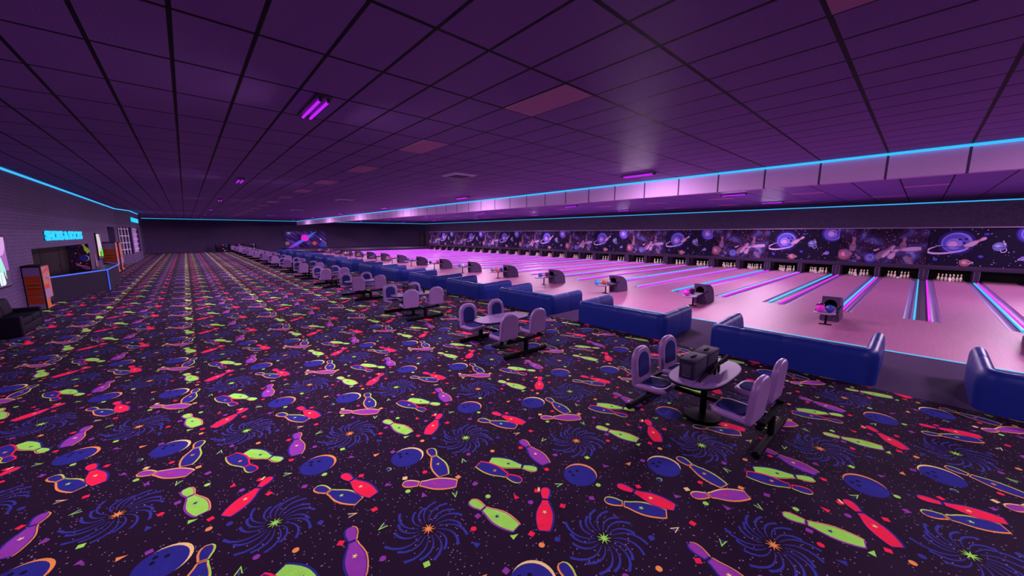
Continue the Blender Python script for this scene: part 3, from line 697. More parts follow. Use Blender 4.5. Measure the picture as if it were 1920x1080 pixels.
# mural on the far wall
MW, MH = 2.38 * K, 1.035 * K
MMx = Matrix(((1, 0, 0, 0), (0, 0, -1, 0), (0, 1, 0, 0), (0, 0, 0, 1)))
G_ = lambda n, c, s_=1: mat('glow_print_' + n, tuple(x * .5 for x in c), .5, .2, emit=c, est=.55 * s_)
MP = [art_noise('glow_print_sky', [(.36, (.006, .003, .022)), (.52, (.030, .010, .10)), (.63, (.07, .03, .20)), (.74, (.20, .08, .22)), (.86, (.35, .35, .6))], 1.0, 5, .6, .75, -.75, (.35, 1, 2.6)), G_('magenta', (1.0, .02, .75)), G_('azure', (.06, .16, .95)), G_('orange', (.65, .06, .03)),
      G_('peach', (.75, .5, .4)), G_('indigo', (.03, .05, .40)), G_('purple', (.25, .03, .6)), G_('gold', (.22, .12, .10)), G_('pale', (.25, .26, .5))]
a = Art(MW, MH, 0, MMx, .06)
def streak(x0, y0, x1, y1, w0_, m):
    L_ = math.hypot(x1 - x0, y1 - y0); an = math.atan2(y1 - y0, x1 - x0); a.put(xf(super_oval(L_ / 2, w0_, 1.4, 32), (x0 + x1) / 2, (y0 + y1) / 2, an), m)
a.put(circ(.05 * MW, .28 * MH, .32, 24), 7); a.put(circ(.10 * MW, .9 * MH, .3, 20, .5), 8)
streak(.0 * MW, -.12 * MH, .55 * MW, .62 * MH, .30, 6); streak(.18 * MW, .12 * MH, .78 * MW, 1.02 * MH, .22, 2)
a.put(circ(.475 * MW, .60 * MH, .60, 36, .95), 1); streak(.27 * MW, .24 * MH, .70 * MW, .76 * MH, .10, 2)
a.put(circ(.475 * MW + .0, .64 * MH, .55, 36, .85), 1)
a.put(circ(.70 * MW, .27 * MH, .33, 28), 3); a.put(circ(.86 * MW, .52 * MH, .13, 18), 4); a.put(circ(.91 * MW, .2 * MH, .42, 28), 5); a.put(circ(.55 * MW, .26 * MH, .08, 14), 8)
o = tag(a.q.build('wall_mural', MP), 'wide space mural with a magenta ringed planet on the far brick wall', 'mural'); o.location = (4.63 * K, YF - .065, Z(-.88))
# service door in the far corner of the lane side
q = MB(); dr = thing('service_door', 'narrow dark door in the far wall beside the mural panels', 'door', (14.1 * K, YF, 0))
q.box((0, -.03, .34 + 1.25), (1.1, .06, 2.4), 0, bev=.01); q.build('leaf', mat('door_brown', (.05, .022, .035), .6), dr)
q = MB(); [q.box((s_ * .6, -.04, .34 + 1.25), (.1, .08, 2.5)) for s_ in (-1, 1)]; q.box((0, -.04, .34 + 2.5), (1.3, .08, .1)); q.build('frame', DARK, dr)
q = MB(); q.box((.42, -.08, 1.4), (.04, .08, .14), 0, bev=.01); q.build('handle', EDGE, dr)

# ------------------------------------------------------------------ ball returns
BR_ = None
HX = 5.45 * K; TRX = 5.0 * K
def ball_return(y, lb):
    t = thing('ball_return', lb, 'ball return', (HX, y, 0), 0, 'ball returns on the approach')
    hw = .080 * K
    prof = [(.02, 0), (.345, 0), (.335, .09), (.318, .145), (.288, .19), (.242, .229), (.185, .257), (.12, .276), (.06, .285), (.0, .288)]
    prof = [(x * K, z * K) for x, z in prof]
    q = MB(); n = len(prof)
    for s_ in (-1, 1):
        o = [(x, s_ * hw, z) for x, z in prof]; q.add(o, [list(range(n)) if s_ < 0 else list(range(n))[::-1]], 0)
    for i in range(1, n - 1): q.add([(prof[i][0], -hw, prof[i][1]), (prof[i][0], hw, prof[i][1]), (prof[i + 1][0], hw, prof[i + 1][1]), (prof[i + 1][0], -hw, prof[i + 1][1])], [(3, 2, 1, 0)], 0)
    # front face with a round mouth
    x0, z0 = prof[0]; x1, z1 = prof[-1]; cz = .195 * K; rr_ = .058 * K; m = 24
    ci, co = [], []
    for k in range(m):
        a = 2 * PI * k / m; cy_, cz_ = math.cos(a), math.sin(a); ci.append((rr_ * cy_, cz + rr_ * cz_))
        f = min([hw / abs(cy_) if abs(cy_) > 1e-6 else 9, ((z1 - cz) / cz_ if cz_ > 1e-6 else 9), (-(cz) / cz_ if cz_ < -1e-6 else 9)]); co.append((f * cy_, cz + f * cz_))
    # make sure the four corners are exact
    for cyy, czz in ((hw, z1), (-hw, z1), (-hw, 0), (hw, 0)):
        b = min(range(m), key=lambda k: (co[k][0] - cyy) ** 2 + (co[k][1] - czz) ** 2); co[b] = (cyy, czz)
    fx_ = lambda z: x0 + (x1 - x0) * z / z1
    vs_ = [(fx_(z), yy, z) for yy, z in ci] + [(fx_(z), yy, z) for yy, z in co]
    q.add(vs_, [(k, m + k, m + (k + 1) % m, (k + 1) % m) for k in range(m)], 0)
    hd = q.build('hood', HOOD, t)
    q = MB(); ring = [(fx_(z), yy, z) for yy, z in ci]; back = [(.16 * K, yy * .9, z) for yy, z in ci]
    q.add(ring + back, [(k, (k + 1) % m, m + (k + 1) % m, m + k) for k in range(m)], 0, True); q.add(back, [list(range(m))], 0)
    q.build('ball_mouth', CURT, hd)
    for s_ in (-1, 1):
        q = MB(); q.box((.185 * K, s_ * (hw + .008), .03 * K), (.30 * K, .02, .045 * K), 0, bev=.006); q.build('skirt', HOOD, hd)
    for s_ in (-1, 1):
        q = MB(); q.prism([(.005 * K, .0), (.05 * K, 0), (.02 * K, .12 * K), (-.012 * K, .12 * K)], -.02 * K, .02 * K, 0, T(0, s_ * .052 * K, 0) @ RX(PI / 2))
        q.build('brace', HOOD, hd)
    out = []
    Lx = .44 * K; ry = .092 * K
    for k in range(13): a = PI / 2 + PI * k / 12; out.append((-Lx + ry + (ry) * math.cos(a), ry * math.sin(a)))
    out += [(.0, -.055 * K), (.02 * K, -.05 * K), (.02 * K, .05 * K), (.0, .055 * K)]
    q = MB(); q.rprism(out, .143 * K, .160 * K, .02, 3); ty = q.build('tray', TRAYM, t)
    for s_ in (-1, 1):
        q = MB(); q.tube([(-.30 * K, s_ * .088 * K, .158 * K), (-.1 * K, s_ * .088 * K, .168 * K), (.06 * K, s_ * .088 * K, .182 * K)], .018, 8); q.build('rail', BLACK, ty)
    q = MB(); q.tube([(-.215 * K, 0, 0), (-.215 * K, 0, .145 * K)], .028, 10); ps = q.build('post', BLACK, t)
    q = MB(); q.box((-.215 * K, 0, .012), (.10, .30, .024), 0, bev=.008); q.build('foot', BLACK, ps)
    return t
NY = lambda k: (W0 + .716 + k * PW) * K
BRN = ['grey-hooded ball return with an oval tray, %s' % s_ for s_ in ['cut by the right picture edge'] + ['%s on the approach' % o for o in ORD]]
for n_, k in enumerate(range(-1, 15)):
    if n_ == 0: BR_ = ball_return(NY(k), BRN[0])
    else: dup(BR_, (HX, NY(k), 0), 0, BRN[n_])
BC = dict(pink=(.85, .03, .62), black=(.012, .008, .016), blue=(.03, .05, .36), gold=(.42, .13, .03), silver=(.30, .22, .38), lightblue=(.06, .14, .5), orange=(.75, .12, .04), white=(.6, .5, .62), dark=(.10, .02, .08), red=(.6, .06, .05), cyan=(.05, .4, .8))
BMAT = {n: mat('ball_' + n, c, .16, .6, var=.12) for n, c in BC.items()}
BRAD = .112
ball_mesh = {}
def ball(col, loc, label, group, r=BRAD):
    if col not in ball_mesh:
        t = thing('bowling_ball', label, 'bowling ball', loc, 0, group)
        q = MB(); q.sphere((0, 0, 0), r, 24); bs = q.build('ball_shell', BMAT[col], t)
        for ax, ay in ((.25, .15), (-.05, .3), (.1, -.15)):
            d = Vector((math.sin(ax) - .5, math.sin(ay), 1)).normalized()
            q = MB(); q.tube([d * (r - .004), d * (r + .0012)], .013, 10); q.build('finger_hole', BLACK, bs)
        ball_mesh[col] = t; return t
    return dup(ball_mesh[col], loc, random.random() * 6, label, group)
BALLS = {-1: [('gold', -.36, .03), ('blue', -.2, -.03)], 0: [('pink', -.375, .038), ('black', -.265, .052), ('blue', -.335, -.040)], 1: [('pink', -.385, .02), ('black', -.20, .03)], 2: [('cyan', -.40, .05), ('gold', -.30, -.03), ('silver', -.185, -.025)], 3: [('lightblue', -.33, -.01), ('dark', -.13, 0)],
         4: [('silver', -.36, .03), ('orange', -.28, -.03), ('blue', -.13, 0)], 5: [('lightblue', -.30, 0), ('white', -.22, -.03)], 6: [('blue', -.34, 0), ('red', -.10, 0)], 7: [('lightblue', -.30, 0), ('silver', -.16, .02)], 8: [('gold', -.36, .02), ('pink', -.27, -.02)], 9: [('lightblue', -.3, 0)], 10: [('gold', -.33, .03), ('blue', -.2, 0), ('white', -.12, .03)],
         11: [('white', -.40, .02), ('orange', -.30, 0), ('blue', -.2, 0)], 12: [('lightblue', -.33, 0), ('orange', -.24, .04), ('black', -.12, 0)], 13: [('gold', -.3, 0)], 14: [('pink', -.36, .02), ('lightblue', -.27, 0)]}
for k, lst in BALLS.items():
    wh = ('right-edge' if k < 0 else ORD[k])
    for c, dx, dy in lst:
        ball(c, (HX + dx * K, NY(k) + dy * K, .160 * K + BRAD), '%s bowling ball on the tray of the %s ball return' % (c.replace('lightblue', 'light blue'), wh), 'bowling balls on the returns')

# ------------------------------------------------------------------ booths
def booth(loc, lb):
    t = thing('booth_seat', lb, 'booth seat', loc, 0, 'blue booths along the carpet edge')
    D, Hw, R = 1.74, 1.40, .24
    path = []      # (point, inward normal, arc length)
    def seg(p0, p1, nrm, n=6):
        for i in range(n): f = i / n; path.append((p0[0] + (p1[0] - p0[0]) * f, p0[1] + (p1[1] - p0[1]) * f, *nrm))
    rise = lambda x: 1 + .075 * max(0, min(1, (x - .35) / (D - .35)))
    seg((D, Hw), (R, Hw), (0, -1), 16)
    for i in range(8): a = PI / 2 + PI / 2 * i / 8; path.append((R + R * math.cos(a), Hw - R + R * math.sin(a), -math.cos(a), -math.sin(a)))
    seg((0, Hw - R), (0, -Hw + R), (1, 0), 24)
    for i in range(8): a = PI + PI / 2 * i / 8; path.append((R + R * math.cos(a), -Hw + R + R * math.sin(a), -math.cos(a), -math.sin(a)))
    seg((R, -Hw), (D, -Hw), (0, 1), 16); path.append((D, -Hw, 0, 1))
    prof = [(0, .0), (-.008, .30), (-.002, .50), (.010, .565), (.036, .615), (.072, .643), (.11, .650), (.15, .638), (.185, .60), (.212, .53), (.235, .42), (.25, .30), (.255, 0)]
    cz, cd = .33, .125
    cuts = [0, 8, 28, 36, 44, 64, 72]
    for ci in range(6):
        idx = list(range(cuts[ci], cuts[ci + 1] + 1)); rings = []
        m_ = len(idx)
        def ring(p, f, shift=0):
            x, y, nx, ny = p; tx, ty = -ny, nx
            return [(x + nx * (cd + (d - cd) * f) + tx * shift, y + ny * (cd + (d - cd) * f) + ty * shift, max(0.0, cz + (z - cz) * f) * rise(x) if z > 0 else 0.0) for d, z in prof]
        e0 = .88 if ci == 0 else .955; e1 = .88 if ci == 5 else .955
        for j, i in enumerate(idx):
            f = 1
            if j == 0: f = e0
            elif j == m_ - 1: f = e1
            elif (j == 1 and ci == 0) or (j == m_ - 2 and ci == 5): f = .985
            rings.append(ring(path[i], f))
        q = MB(); n = len(prof); vs_ = [p for r in rings for p in r]
        q.add(vs_, [(j * n + i, j * n + i + 1, (j + 1) * n + i + 1, (j + 1) * n + i) for j in range(m_ - 1) for i in range(n - 1)], 0, True)
        q.add(rings[0], [list(range(n))], 0); q.add(rings[-1], [list(range(n))[::-1]], 0)
        q.build('back_cushion', VINYL, t)
    for x0, x1, y0, y1 in ((.2, .72, -1.16, -.02), (.2, .72, .02, 1.16)):
        q = MB(); q.rprism([(p[0] + (x0 + x1) / 2, p[1] + (y0 + y1) / 2) for p in roundrect(x1 - x0, y1 - y0, .05)], .26, .43, .035); q.build('seat_cushion', VINYL, t)
    q = MB(); q.box((.45, 0, .13), (.42, 2.2, .26)); q.build('base', DARK, t)
    return t
BT = None
for n_, k in enumerate(range(-1, 15)):
    lb = 'dark blue vinyl U-shaped booth, ' + ('cut off by the right edge' if n_ == 0 else '%s whole one along the carpet edge' % ORD[n_ - 1])
    loc = (3.275 * K, NY(k), 0)
    if BT is None: BT = booth(loc, lb)
    else: dup(BT, loc, 0, lb)

# ------------------------------------------------------------------ tables and chairs
def table(loc, lb):
    t = thing('cluster_table', lb, 'table', loc, 0, 'cluster tables along the walkway')
    q = MB(); q.rprism(super_oval(.272 * K, .134 * K, 2.9), .252 * K, .252 * K + .030, .008, 2); q.build('table_top', TOPM, t)
    q = MB(); q.rprism(super_oval(.276 * K, .138 * K, 2.9), .252 * K - .012, .252 * K + .016, .012, 2); q.build('edge_band', BLACK, t)
    q = MB(); q.tube([(0, 0, .02), (0, 0, .252 * K - .01)], .045, 14); q.box((0, 0, .252 * K - .03), (.45, .3, .02)); q.build('pedestal', BLACK, t)
    q = MB(); q.lathe([(.001, .045), (.06, .045), (.24, .022), (.26, .0)], 28); q.build('base_disc', BLACK, t)
    q = MB(); q.box((0, 0, .31), (.075, .62 * K, .05), 0, bev=.008); q.build('cross_beam', BLACK, t)
    for s_ in (-1, 1):
        y = s_ * .315 * K
        q = MB(); q.tube([(-.235 * K, y, .048), (.235 * K, y, .048)], .048, 14); q.build('foot_bar', BLACK, t)
        q = MB(); q.box((0, y, .19), (.09, .07, .34), 0, bev=.01); q.build('post', BLACK, t)
        q = MB(); q.box((0, y - s_ * .02, .352), (.40 * K, .07, .05), 0, bev=.008); q.build('seat_beam', BLACK, t)
    return t
def chair(loc, rz, lb):
    """faces +Y locally, backrest at y = 0"""
    t = thing('cluster_chair', lb, 'chair', loc, rz, 'chairs around the cluster tables')
    z0 = .40; bw, bh, th = .51, .60, .085
    tilt = math.radians(5)
    MBk = T(0, .03, z0 - .005) @ RX(PI / 2 + tilt)      # local x = width, y = up, z = towards the back
    q = MB(); out = [(x, y + bh / 2) for x, y in roundrect(bw, bh, .06, 6, .215)]
    q.rprism(out, -th / 2, th / 2, .038, 4, 0, MBk)
    seat = [(x, y + .25) for x, y in roundrect(.50, .50, .05, 5, .13)]
    q.rprism(seat, z0 - .01, z0 + .075, .035, 4, 0, T(0, .0, 0) @ RX(math.radians(2)))
    sh = q.build('shell', SHELL, t)
    q = MB(); po = [(x, y + .33) for x, y in roundrect(.325, .37, .05, 6, .145)]
    q.rprism(po, -th / 2 - .012, -th / 2 + .02, .012, 2, 0, MBk, .012); q.build('back_pad', PAD, sh)
    q = MB(); sp = [(x, y + .285) for x, y in roundrect(.36, .34, .05, 5, .10)]
    q.rprism(sp, z0 + .055, z0 + .088, .014, 2, 0, RX(math.radians(2))); q.build('seat_pad', PAD, sh)
    q = MB(); q.box((0, .20, z0 - .005), (.22, .26, .03), 0, bev=.006); sb = q.build('seat_bracket', BLACK, t)
    q = MB(); q.box((0, .05, z0 - .005), (.07, .3, .034), 0, bev=.006); q.build('support_arm', BLACK, sb)
    return t
TB = CH = None
TXC = 2.045 * K
for k in range(15):
    yc = (.706 + 1.725 * k) * K; far = ORD[k]
    lb = 'lilac oval table on a black pedestal and floor bars, %s of the row' % far
    if TB is None: TB = table((TXC, yc, 0), lb)
    else: dup(TB, (TXC, yc, 0), 0, lb)
    for sy, nm in ((-1, 'back towards the camera'), (1, 'facing the camera')):
        for sx, sd in ((-1, 'walkway side'), (1, 'booth side')):
            lb = 'lilac chair with blue pads, %s, %s of the %s table' % (nm, sd, far)
            rz = 0 if sy < 0 else PI
            rz += random.uniform(-.06, .06)
            loc = (TXC + sx * .165 * K, yc + sy * .290 * K, 0)
            if CH is None: CH = chair(loc, rz, lb)
            else: dup(CH, loc, rz, lb)
# grey cases and clutter on the tables
TT = .252 * K + .030
def case(loc, rz, lb):
    t = thing('storage_case', lb, 'case', loc, rz, 'grey cases on the tables')
    q = MB(); q.box((0, 0, .115), (.44, .21, .23), 0, bev=.008); q.build('body', CASEM, t)
    q = MB(); q.box((0, 0, .2525), (.45, .22, .045), 0, bev=.008); li = q.build('lid', CASEM, t)
    q = MB(); q.box((.0, 0, .282), (.15, .035, .016), 0, bev=.005); q.build('handle', BLACK, li)
    q = MB(); q.box((-.226, 0, .115), (.012, .12, .16), 0, bev=.004); q.build('end_plate', mat('case_plate', (.045, .033, .07), .45) if 'case_plate' not in bpy.data.materials else bpy.data.materials['case_plate'], t)
    q = MB(); q.tube([(-.235, -.04, .06), (-.245, -.04, .045), (-.245, .04, .045), (-.235, .04, .06)], .005, 6); q.build('latch', EDGE, t)
    return t
y0 = .706 * K
CA = case((TXC - .115 * K, y0 + .025 * K, TT), .02, 'grey case on the nearest table, front one of the pair')
dup(CA, (TXC + .055 * K, y0 + .025 * K, TT), .02, 'grey case on the nearest table, rear one of the pair')
for k in (2, 4, 5, 7):
    y = (.706 + 1.725 * k) * K
    dup(CA, (TXC - .03 * K, y + .02 * K, TT), .5, 'grey case lying on the %s table' % ORD[k])
rf = thing('toy_rifle', 'black rifle-shaped prop leaning along the grey cases on the nearest table', 'toy rifle', (TXC - .04, y0 - .045 * K, TT), .03)
q = MB(); q.tube([(-.56, 0, .035), (-.12, 0, .055)], .011, 8); q.build('barrel', BLACK, rf)
q = MB(); q.box((.0, 0, .075), (.40, .035, .05), 0, RY(-.05), bev=.006); q.build('receiver', BLACK, rf)
q = MB(); q.prism([(.18, .08), (.56, .06), (.58, .15), (.20, .125)], -.015, .015, 0, RX(PI / 2)); q.build('stock', BLACK, rf)
q = MB(); q.box((-.02, -.02, .042), (.05, .026, .084), 0, bev=.004); q.build('magazine', BLACK, rf)
q = MB(); q.box((.13, -.02, .045), (.04, .026, .09), 0, bev=.006); q.build('grip', BLACK, rf)
q = MB(); q.tube([(-.05, 0, .115), (.14, 0, .123)], .018, 10); q.build('scope', BLACK, rf)
y2 = (.706 + 3.45) * K
bt = thing('drink_bottle', 'small dark bottle standing on the third nearest table', 'bottle', (TXC + .15 * K, y2 - .01 * K, TT))
q = MB(); q.lathe([(.001, 0), (.03, 0), (.032, .12), (.014, .16), (.012, .19)], 12); q.build('glass_body', BLACK, bt)
q = MB(); q.lathe([(.014, .185), (.014, .205), (.001, .206)], 12); q.build('cap', DARK, bt)

# ------------------------------------------------------------------ left side: sofa, machines, counter, signs, posters
sf = thing('leather_sofa', 'black leather two-seat sofa against the left brick wall', 'sofa', (XL, 5.75 * K, 0))
D = .335 * K; Ls = .73 * K
q = MB(); q.box((D / 2, Ls / 2, .14), (D - .02, Ls - .02, .24), 0, bev=.02); q.build('base', LEATH, sf)
for s_, y in ((0, .11), (1, Ls - .11)):
    q = MB(); q.box((D / 2, y, .28), (D, .22, .54), 0, bev=.05, seg=4); q.build('arm', LEATH, sf)
q = MB(); q.box((.13, Ls / 2, .48), (.24, Ls - .1, .78), 0, RY(0), bev=.06, seg=4); q.build('back_frame', LEATH, sf)
for i in (0, 1):
    yy = .22 + (Ls - .44) * (i + .5) / 2
    q = MB(); q.box((D / 2 + .1, yy, .35), (D - .22, (Ls - .46) / 2, .19), 0, bev=.05, seg=4); q.build('seat_cushion', LEATH, sf)
    q = MB(); q.box((.30, yy, .66), (.20, (Ls - .46) / 2, .46), 0, T(.30, yy, .66) @ RY(-.18) @ T(-.30, -yy, -.66), bev=.07, seg=4); q.build('back_cushion', LEATH, sf)

OR_ = mat('graphic_red', (.22, .026, .008), .5, .1); BUN2 = mat('graphic_crust', (.17, .055, .015), .5, .1); GL = mat('graphic_lilac', (.12, .07, .19), .5, .1); REDP = mat('graphic_dark_red', (.13, .012, .008), .5, .1)
FRT = [DARK, glow('panel_orange', (.75, .11, .02), .55), glow('panel_pink', (.66, .13, .16), .55), glow('panel_red', (.70, .02, .03), .55), glow('panel_lilac', (.36, .15, .50), .6), glow('panel_gold', (.62, .30, .08), .5)]
def vending(loc, dx, dy, hh, lb):
    """back against the wall at x = 0, front towards +X"""
    t = thing('vending_machine', lb, 'vending machine', loc, 0, 'snack vending machines by the left wall')
    q = MB(); q.box((dx / 2, dy / 2, hh / 2 + .01), (dx, dy, hh - .02), 0, bev=.015); cb = q.build('cabinet', DARK, t)
    q = MB(); M = Matrix(((1, 0, 0, .03), (0, 0, -1, -.004), (0, 1, 0, .06), (0, 0, 0, 1))); W_, H_ = dx - .07, hh - .12      # side picture, seen from the camera side
    q.box((W_ / 2, H_ / 2, -.003), (W_, H_, .006), 0, M)
    def pt(o, l, m):
        o = clipbox(o, W_, H_)
        if o: q.poly(o, .001 + l * .0006, m, M)
    pt([(0, .13 * H_), (W_, .13 * H_), (W_, .80 * H_), (0, .80 * H_)], 1, 1)
    c = W_ / 2
    pt(circ(c, .60 * H_, W_ * .47, 28, .40), 2, 3); pt(circ(c, .585 * H_, W_ * .45, 24, .22), 3, 4); pt(circ(c, .53 * H_, W_ * .46, 24, .22), 4, 2); pt(circ(c, .50 * H_, W_ * .44, 24, .17), 5, 4)
    pt(circ(c * 1.4, .30 * H_, W_ * .4, 20, .10), 2, 0); pt(circ(c * .6, .36 * H_, W_ * .35, 20, .08), 2, 4)
    for u, v in ((.3, .64), (.5, .67), (.68, .63), (.42, .61), (.6, .61)): pt(circ(u * W_, v * H_, .010, 8), 6, 2)
    q.build('side_picture', [GL, OR_, BUN2, BUN2, REDP], t)
    q = MB(); M = Matrix(((0, 0, 1, dx + .004), (1, 0, 0, .04), (0, 1, 0, .06), (0, 0, 0, 1))); W_, H_ = dy - .08, hh - .10
    q.box((W_ / 2, H_ / 2, -.004), (W_, H_, .008), 1, M)
    r_ = random.Random(2)
    pt([(0, .62 * H_), (W_ * .95, .62 * H_), (W_ * .95, H_), (0, H_)], 1, 2); pt([(0, .82 * H_), (W_ * .9, .93 * H_), (W_ * .9, .99 * H_), (0, .88 * H_)], 2, 3); pt([(.04, .46 * H_), (W_ * .7, .46 * H_), (W_ * .7, .57 * H_), (.04, .57 * H_)], 2, 3)
    pt([(0, .24 * H_), (W_ * .78, .24 * H_), (W_ * .78, .47 * H_), (0, .47 * H_)], 1, 4); pt([(W_ * .70, .47 * H_), (W_ * .8, .47 * H_), (W_ * .6, .8 * H_), (W_ * .5, .8 * H_)], 3, 4)
    pt([(W_ * .45, .10 * H_), (W_, .10 * H_), (W_, .24 * H_), (W_ * .5, .24 * H_)], 2, 0)
    for i in range(8): pt(circ(r_.uniform(.1, .8) * W_, r_.uniform(.56, .9) * H_, r_.uniform(.03, .07) , 10), 4, r_.choice((0, 1, 5, 3)))
    fp = q.build('front_panel', FRT, t)
    q = MB(); q.box((dx + .012, dy * .72, hh * .13), (.02, dy * .38, hh * .10), 0, bev=.006); q.build('delivery_flap', BLACK, fp)
    q = MB(); q.box((dx / 2, dy / 2, hh - .005), (dx + .01, dy + .01, .03), 0, bev=.006); q.build('top_rim', DARK, cb)
    return t
vending((XL + .002, 7.59 * K, 0), .162 * K, .36 * K, .59 * K, 'vending machine with a burger picture on its side, beside the black sofa')
vending((XL + .002, 13.78 * K, 0), .235 * K, .38 * K, .79 * K, 'vending machine with a burger picture on its side, past the counter')
vending((XL + .002, 14.50 * K, 0), .235 * K, .50 * K, .77 * K, 'vending machine with only its bright front showing behind another machine')

# counter
CT = thing('service_counter', 'dark service counter with a blue neon edge below the cyan sign', 'counter')
cp = [(-1.61, 8.25), (-1.105, 9.60), (-1.11, 11.15), (-1.36, 12.05)]; hc = .358 * K
cp = [(x * K, y * K) for x, y in cp]
CM = mat('counter_dark', (.011, .006, .020), .7, .06)
NS = []
for i in range(3):
    q = MB(); wall_slab(q, cp[i], cp[i + 1], 0, hc, .14); q.build('front_panel', CM, CT)
    q = MB(); wall_slab(q, cp[i], cp[i + 1], hc, hc + .05, .5 if i == 1 else .16); q.build('counter_top', mat('counter_top_%d' % i, (.035, .02, .05), .35), CT)
def tube_seg(p0, p1, m, nm, r=.028):
    q = MB(); q.tube([p0, p1], r, 8); q.build(nm, m, CT)
off = .02
for i in range(3): tube_seg((cp[i][0] + off, cp[i][1], hc + .03), (cp[i + 1][0] + off, cp[i + 1][1], hc + .03), NEON, 'neon_edge')
tube_seg((cp[1][0] + off, cp[1][1], .02), (cp[1][0] + off, cp[1][1], hc + .03), NEON, 'neon_edge', .02)
po = thing('counter_post', 'narrow pinkish tapered post rising behind the counter', 'post', (-1.40 * K, 11.05 * K, 0))
q = MB(); q.tube([(0, 0, 0), (0, 0, .3), (.0, 0.05, 1.68)], [.09, .085, .012], 10); q.build('shaft', mat('post_pink', (.30, .11, .13), .5), po)
q = MB(); q.box((0, 0, .02), (.24, .24, .04), 0, bev=.01); q.build('base_plate', DARK, po)

# signs
def text_mesh(name, txt, size, ext, off, M):
    cu = bpy.data.curves.new(name, 'FONT'); cu.body = txt; cu.size = size; cu.extrude = ext; cu.offset = off; cu.align_x = 'LEFT'; cu.align_y = 'BOTTOM_BASELINE'
    ob = bpy.data.objects.new(name, cu); C.objects.link(ob)
    dg = bpy.context.evaluated_depsgraph_get(); me = bpy.data.meshes.new_from_object(ob.evaluated_get(dg)); C.objects.unlink(ob); bpy.data.objects.remove(ob)
    return me
sg = thing('neon_sign', 'cyan glowing block-letter sign over the service counter', 'sign', (XL, 8.88 * K, Z(-.105)))
x = 0; LEN = 2.62 * K; HH = .155 * K
me = text_mesh('letters', 'SHOES & SOCKS', 1, .0, .030, None)
xs = [v.co.x for v in me.vertices]; ys = [v.co.y for v in me.vertices]; w_, h_ = max(xs) - min(xs), max(ys) - min(ys); x0_, y0_ = min(xs), min(ys)
for v in me.vertices:
    u, t_ = (v.co.x - x0_) / w_ * LEN, (v.co.y - y0_) / h_ * HH; v.co = (.06, u, t_)
me.materials.append(SIGN); ol = bpy.data.objects.new('letters', me); C.objects.link(ol); ol.parent = sg
sd = ol.modifiers.new('thick', 'SOLIDIFY'); sd.thickness = .05; sd.offset = 0
q = MB(); q.box((.015, LEN / 2, HH * .2), (.03, LEN * .98, .05)); q.box((.015, LEN / 2, HH * .8), (.03, LEN * .98, .05)); q.build('mounting_rail', DARK, sg)
s2 = thing('lightbox_sign', 'small solid cyan glowing sign on the front of the far bay', 'sign', (XB, 18.42 * K, Z(.42)))
q = MB(); q.box((.07, 1.12 * K, .075 * K), (.10, 2.24 * K, .150 * K), 0, bev=.02); q.build('light_face', SIGN, s2)
q = MB(); q.box((.01, 1.12 * K, .075 * K), (.02, 2.30 * K, .165 * K)); q.build('backing', DARK, s2)

# poster screens on the left wall
def E(n, c, st=1.05): return glow('screen_' + n, c, st)
PSC = [E('violet', (.30, .08, .42)), E('mint', (.36, .80, .66)), E('white', (.72, .85, .86)), E('coral', (.90, .18, .22)), E('teal', (.03, .20, .38)), E('night', (.03, .01, .07)), E('lilac', (.62, .30, .70)), E('line', (.03, .05, .06)), E('skin', (.55, .30, .32))]
def poster(loc, W, H, lb):
    t = thing('poster_screen', lb, 'poster screen', loc); q = MB()
    q.box((.03, W / 2, H / 2), (.06, W, H), 0, bev=.01); q.build('frame', DARK, t); return t
WL = Matrix(((0, 0, 1, 0), (1, 0, 0, 0), (0, 1, 0, 0), (0, 0, 0, 1)))
P1W, P1H = .95 * K, .60 * K
p1 = poster((XL, 7.14 * K - P1W, Z(-.612)), P1W, P1H, 'glowing poster screen of a figure in a mint jacket above the sofa')
a = Art(P1W - .12, P1H - .12, 0, T(.065, .06, .06) @ WL, .01); W_, H_ = a.W, a.H
a.put([(0, .0), (W_, 0), (W_, .30 * H_), (0, .38 * H_)], 5); a.put(circ(W_ * .8, .95 * H_, .5, 24), 6)
fx0 = W_ * .62
a.put([(fx0 - .02, .02 * H_), (fx0 + .36, .02 * H_), (fx0 + .46, .06 * H_), (fx0 + .38, .30 * H_), (fx0 - .08, .30 * H_)], 2); a.put([(fx0 + .13, .02 * H_), (fx0 + .15, .02 * H_), (fx0 + .16, .25 * H_), (fx0 + .14, .25 * H_)], 7)
a.put([(fx0 - .12, .28 * H_), (fx0 + .42, .28 * H_), (fx0 + .46, .45 * H_), (fx0 + .40, .58 * H_), (fx0 + .22, .66 * H_), (fx0, .66 * H_), (fx0 - .18, .58 * H_)], 1)
a.put([(fx0 + .36, .58 * H_), (fx0 + .42, .56 * H_), (fx0 + .60, .30 * H_), (fx0 + .56, .18 * H_), (fx0 + .48, .20 * H_), (fx0 + .42, .4 * H_)], 1); a.put(circ(fx0 + .57, .17 * H_, .05, 14), 8)
a.put([(fx0 + .13, .3 * H_), (fx0 + .145, .3 * H_), (fx0 + .125, .64 * H_), (fx0 + .11, .64 * H_)], 7)
a.put(circ(fx0 + .10, .78 * H_, .16, 24, 1.2), 8); a.put(circ(fx0 + .10, .86 * H_, .17, 24, .8), 5); a.put([(fx0 + .04, .63 * H_), (fx0 + .16, .63 * H_), (fx0 + .15, .72 * H_), (fx0 + .05, .72 * H_)], 8)
a.put(circ(fx0 - .05, .40 * H_, .17, 24), 3); a.put(circ(fx0 - .10, .28 * H_, .10, 20), 4)
a.q.build('picture', PSC, p1)
P2W, P2H = .66 * K, .65 * K
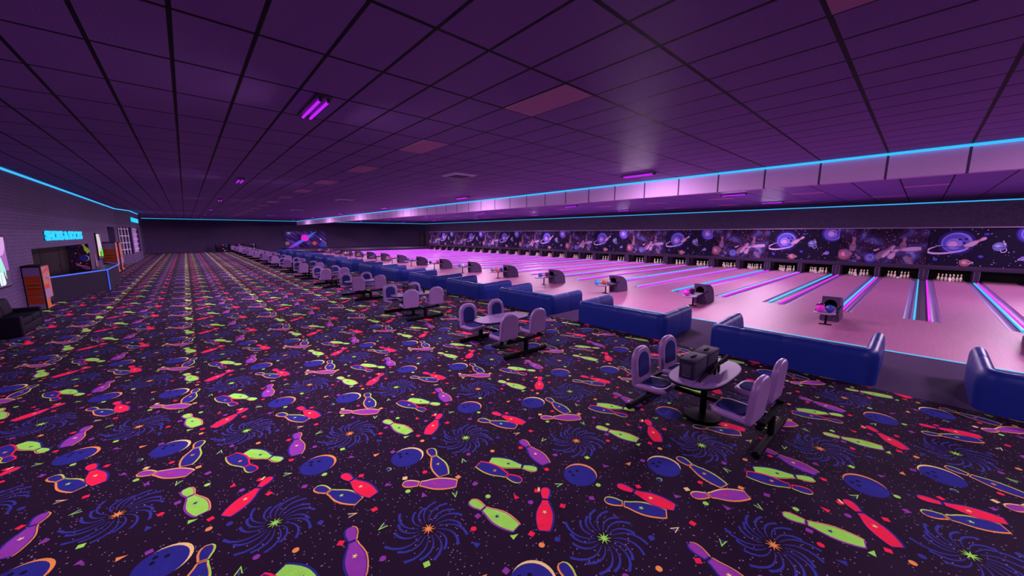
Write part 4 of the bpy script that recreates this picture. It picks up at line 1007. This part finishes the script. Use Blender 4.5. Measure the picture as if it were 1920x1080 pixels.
PS2 = [E('grey', (.10, .06, .11)), E('pale', (.50, .40, .46)), E('silver', (.72, .62, .68)), E('yellow', (.75, .70, .02)), E('green', (.03, .70, .03)), E('shade', (.03, .02, .03)), E('rosy', (.45, .20, .25))]
p2 = poster((XL, 13.05 * K, Z(-.625)), P2W, P2H, 'narrow-looking poster screen with pale streaks, yellow and green, past the counter')
a = Art(P2W - .14, P2H - .14, 0, T(.065, .07, .07) @ WL, .01); W_, H_ = a.W, a.H
a.put([(0, .35 * H_), (W_ * .55, .3 * H_), (W_ * .62, H_), (0, H_)], 1); a.put([(W_ * .15, .4 * H_), (W_ * .3, .35 * H_), (W_ * .34, H_), (W_ * .15, H_)], 2); a.put([(W_ * .42, .3 * H_), (W_ * .9, .28 * H_), (W_ * .7, .8 * H_), (W_ * .52, H_)], 2)
a.put([(W_ * .5, .35 * H_), (W_ * .62, .35 * H_), (W_ * .55, .6 * H_)], 6); a.put([(W_ * .02, .12 * H_), (W_ * .32, .12 * H_), (W_ * .28, .36 * H_), (0, .36 * H_)], 3); a.put([(W_ * .55, .08 * H_), (W_, .08 * H_), (W_, .36 * H_), (W_ * .6, .42 * H_)], 4); a.put([(0, 0), (W_, 0), (W_, .08 * H_), (0, .1 * H_)], 5)
a.q.build('picture', PS2, p2)

# ball racks at the far wall
def rack(loc, lb, W=.60 * K):
    t = thing('ball_rack', lb, 'ball rack', loc, 0, 'ball racks at the far wall'); Hh = .45 * K; Dp = .55
    for x in (0, W):
        q = MB(); q.prism([(-Dp / 2, 0), (Dp / 2, 0), (Dp / 2, Hh), (-Dp / 2 + .15, Hh * .9), (-Dp / 2, .2)], -.03, .03, 0, T(x, 0, 0) @ RZ(PI / 2) @ RX(PI / 2)); q.build('side_panel', BLACK, t)
    for i in range(4):
        z = .10 + i * .29
        for y in (-.16, .06):
            q = MB(); q.tube([(0, y, z), (W, y, z)], .022, 8); q.build('rack_rail', BLACK, t)
    return t
RXs = [1.20 * K, 1.83 * K, 2.46 * K]; RK = rack((RXs[0], 26.3 * K, 0), 'black ball rack at the far wall, leftmost of three')
dup(RK, (RXs[1], 26.3 * K, 0), 0, 'black ball rack at the far wall, middle of three'); dup(RK, (RXs[2], 26.3 * K, 0), 0, 'black ball rack at the far wall, rightmost of three')
for n_, lst in enumerate(([('pink', .57, 3), ('lightblue', .77, 3), ('lightblue', .78, 2), ('orange', .55, 1), ('white', .66, 0)], [('pink', .73, 3), ('pink', .73, 2), ('black', .50, 3)], [('lightblue', .62, 3), ('white', .84, 3), ('lightblue', .85, 2), ('orange', .87, 1)])):
    rows = ['bottom', 'third', 'second', 'top']
    for c, f, r in lst:
        ball(c, (RXs[n_] + f * .60 * K, 26.3 * K - .05, .10 + r * .29 + .064), '%s bowling ball on the %s shelf of the %s rack%s' % (c.replace('lightblue', 'light blue'), rows[r], ('leftmost', 'middle', 'rightmost')[n_], ''), 'bowling balls on the racks')
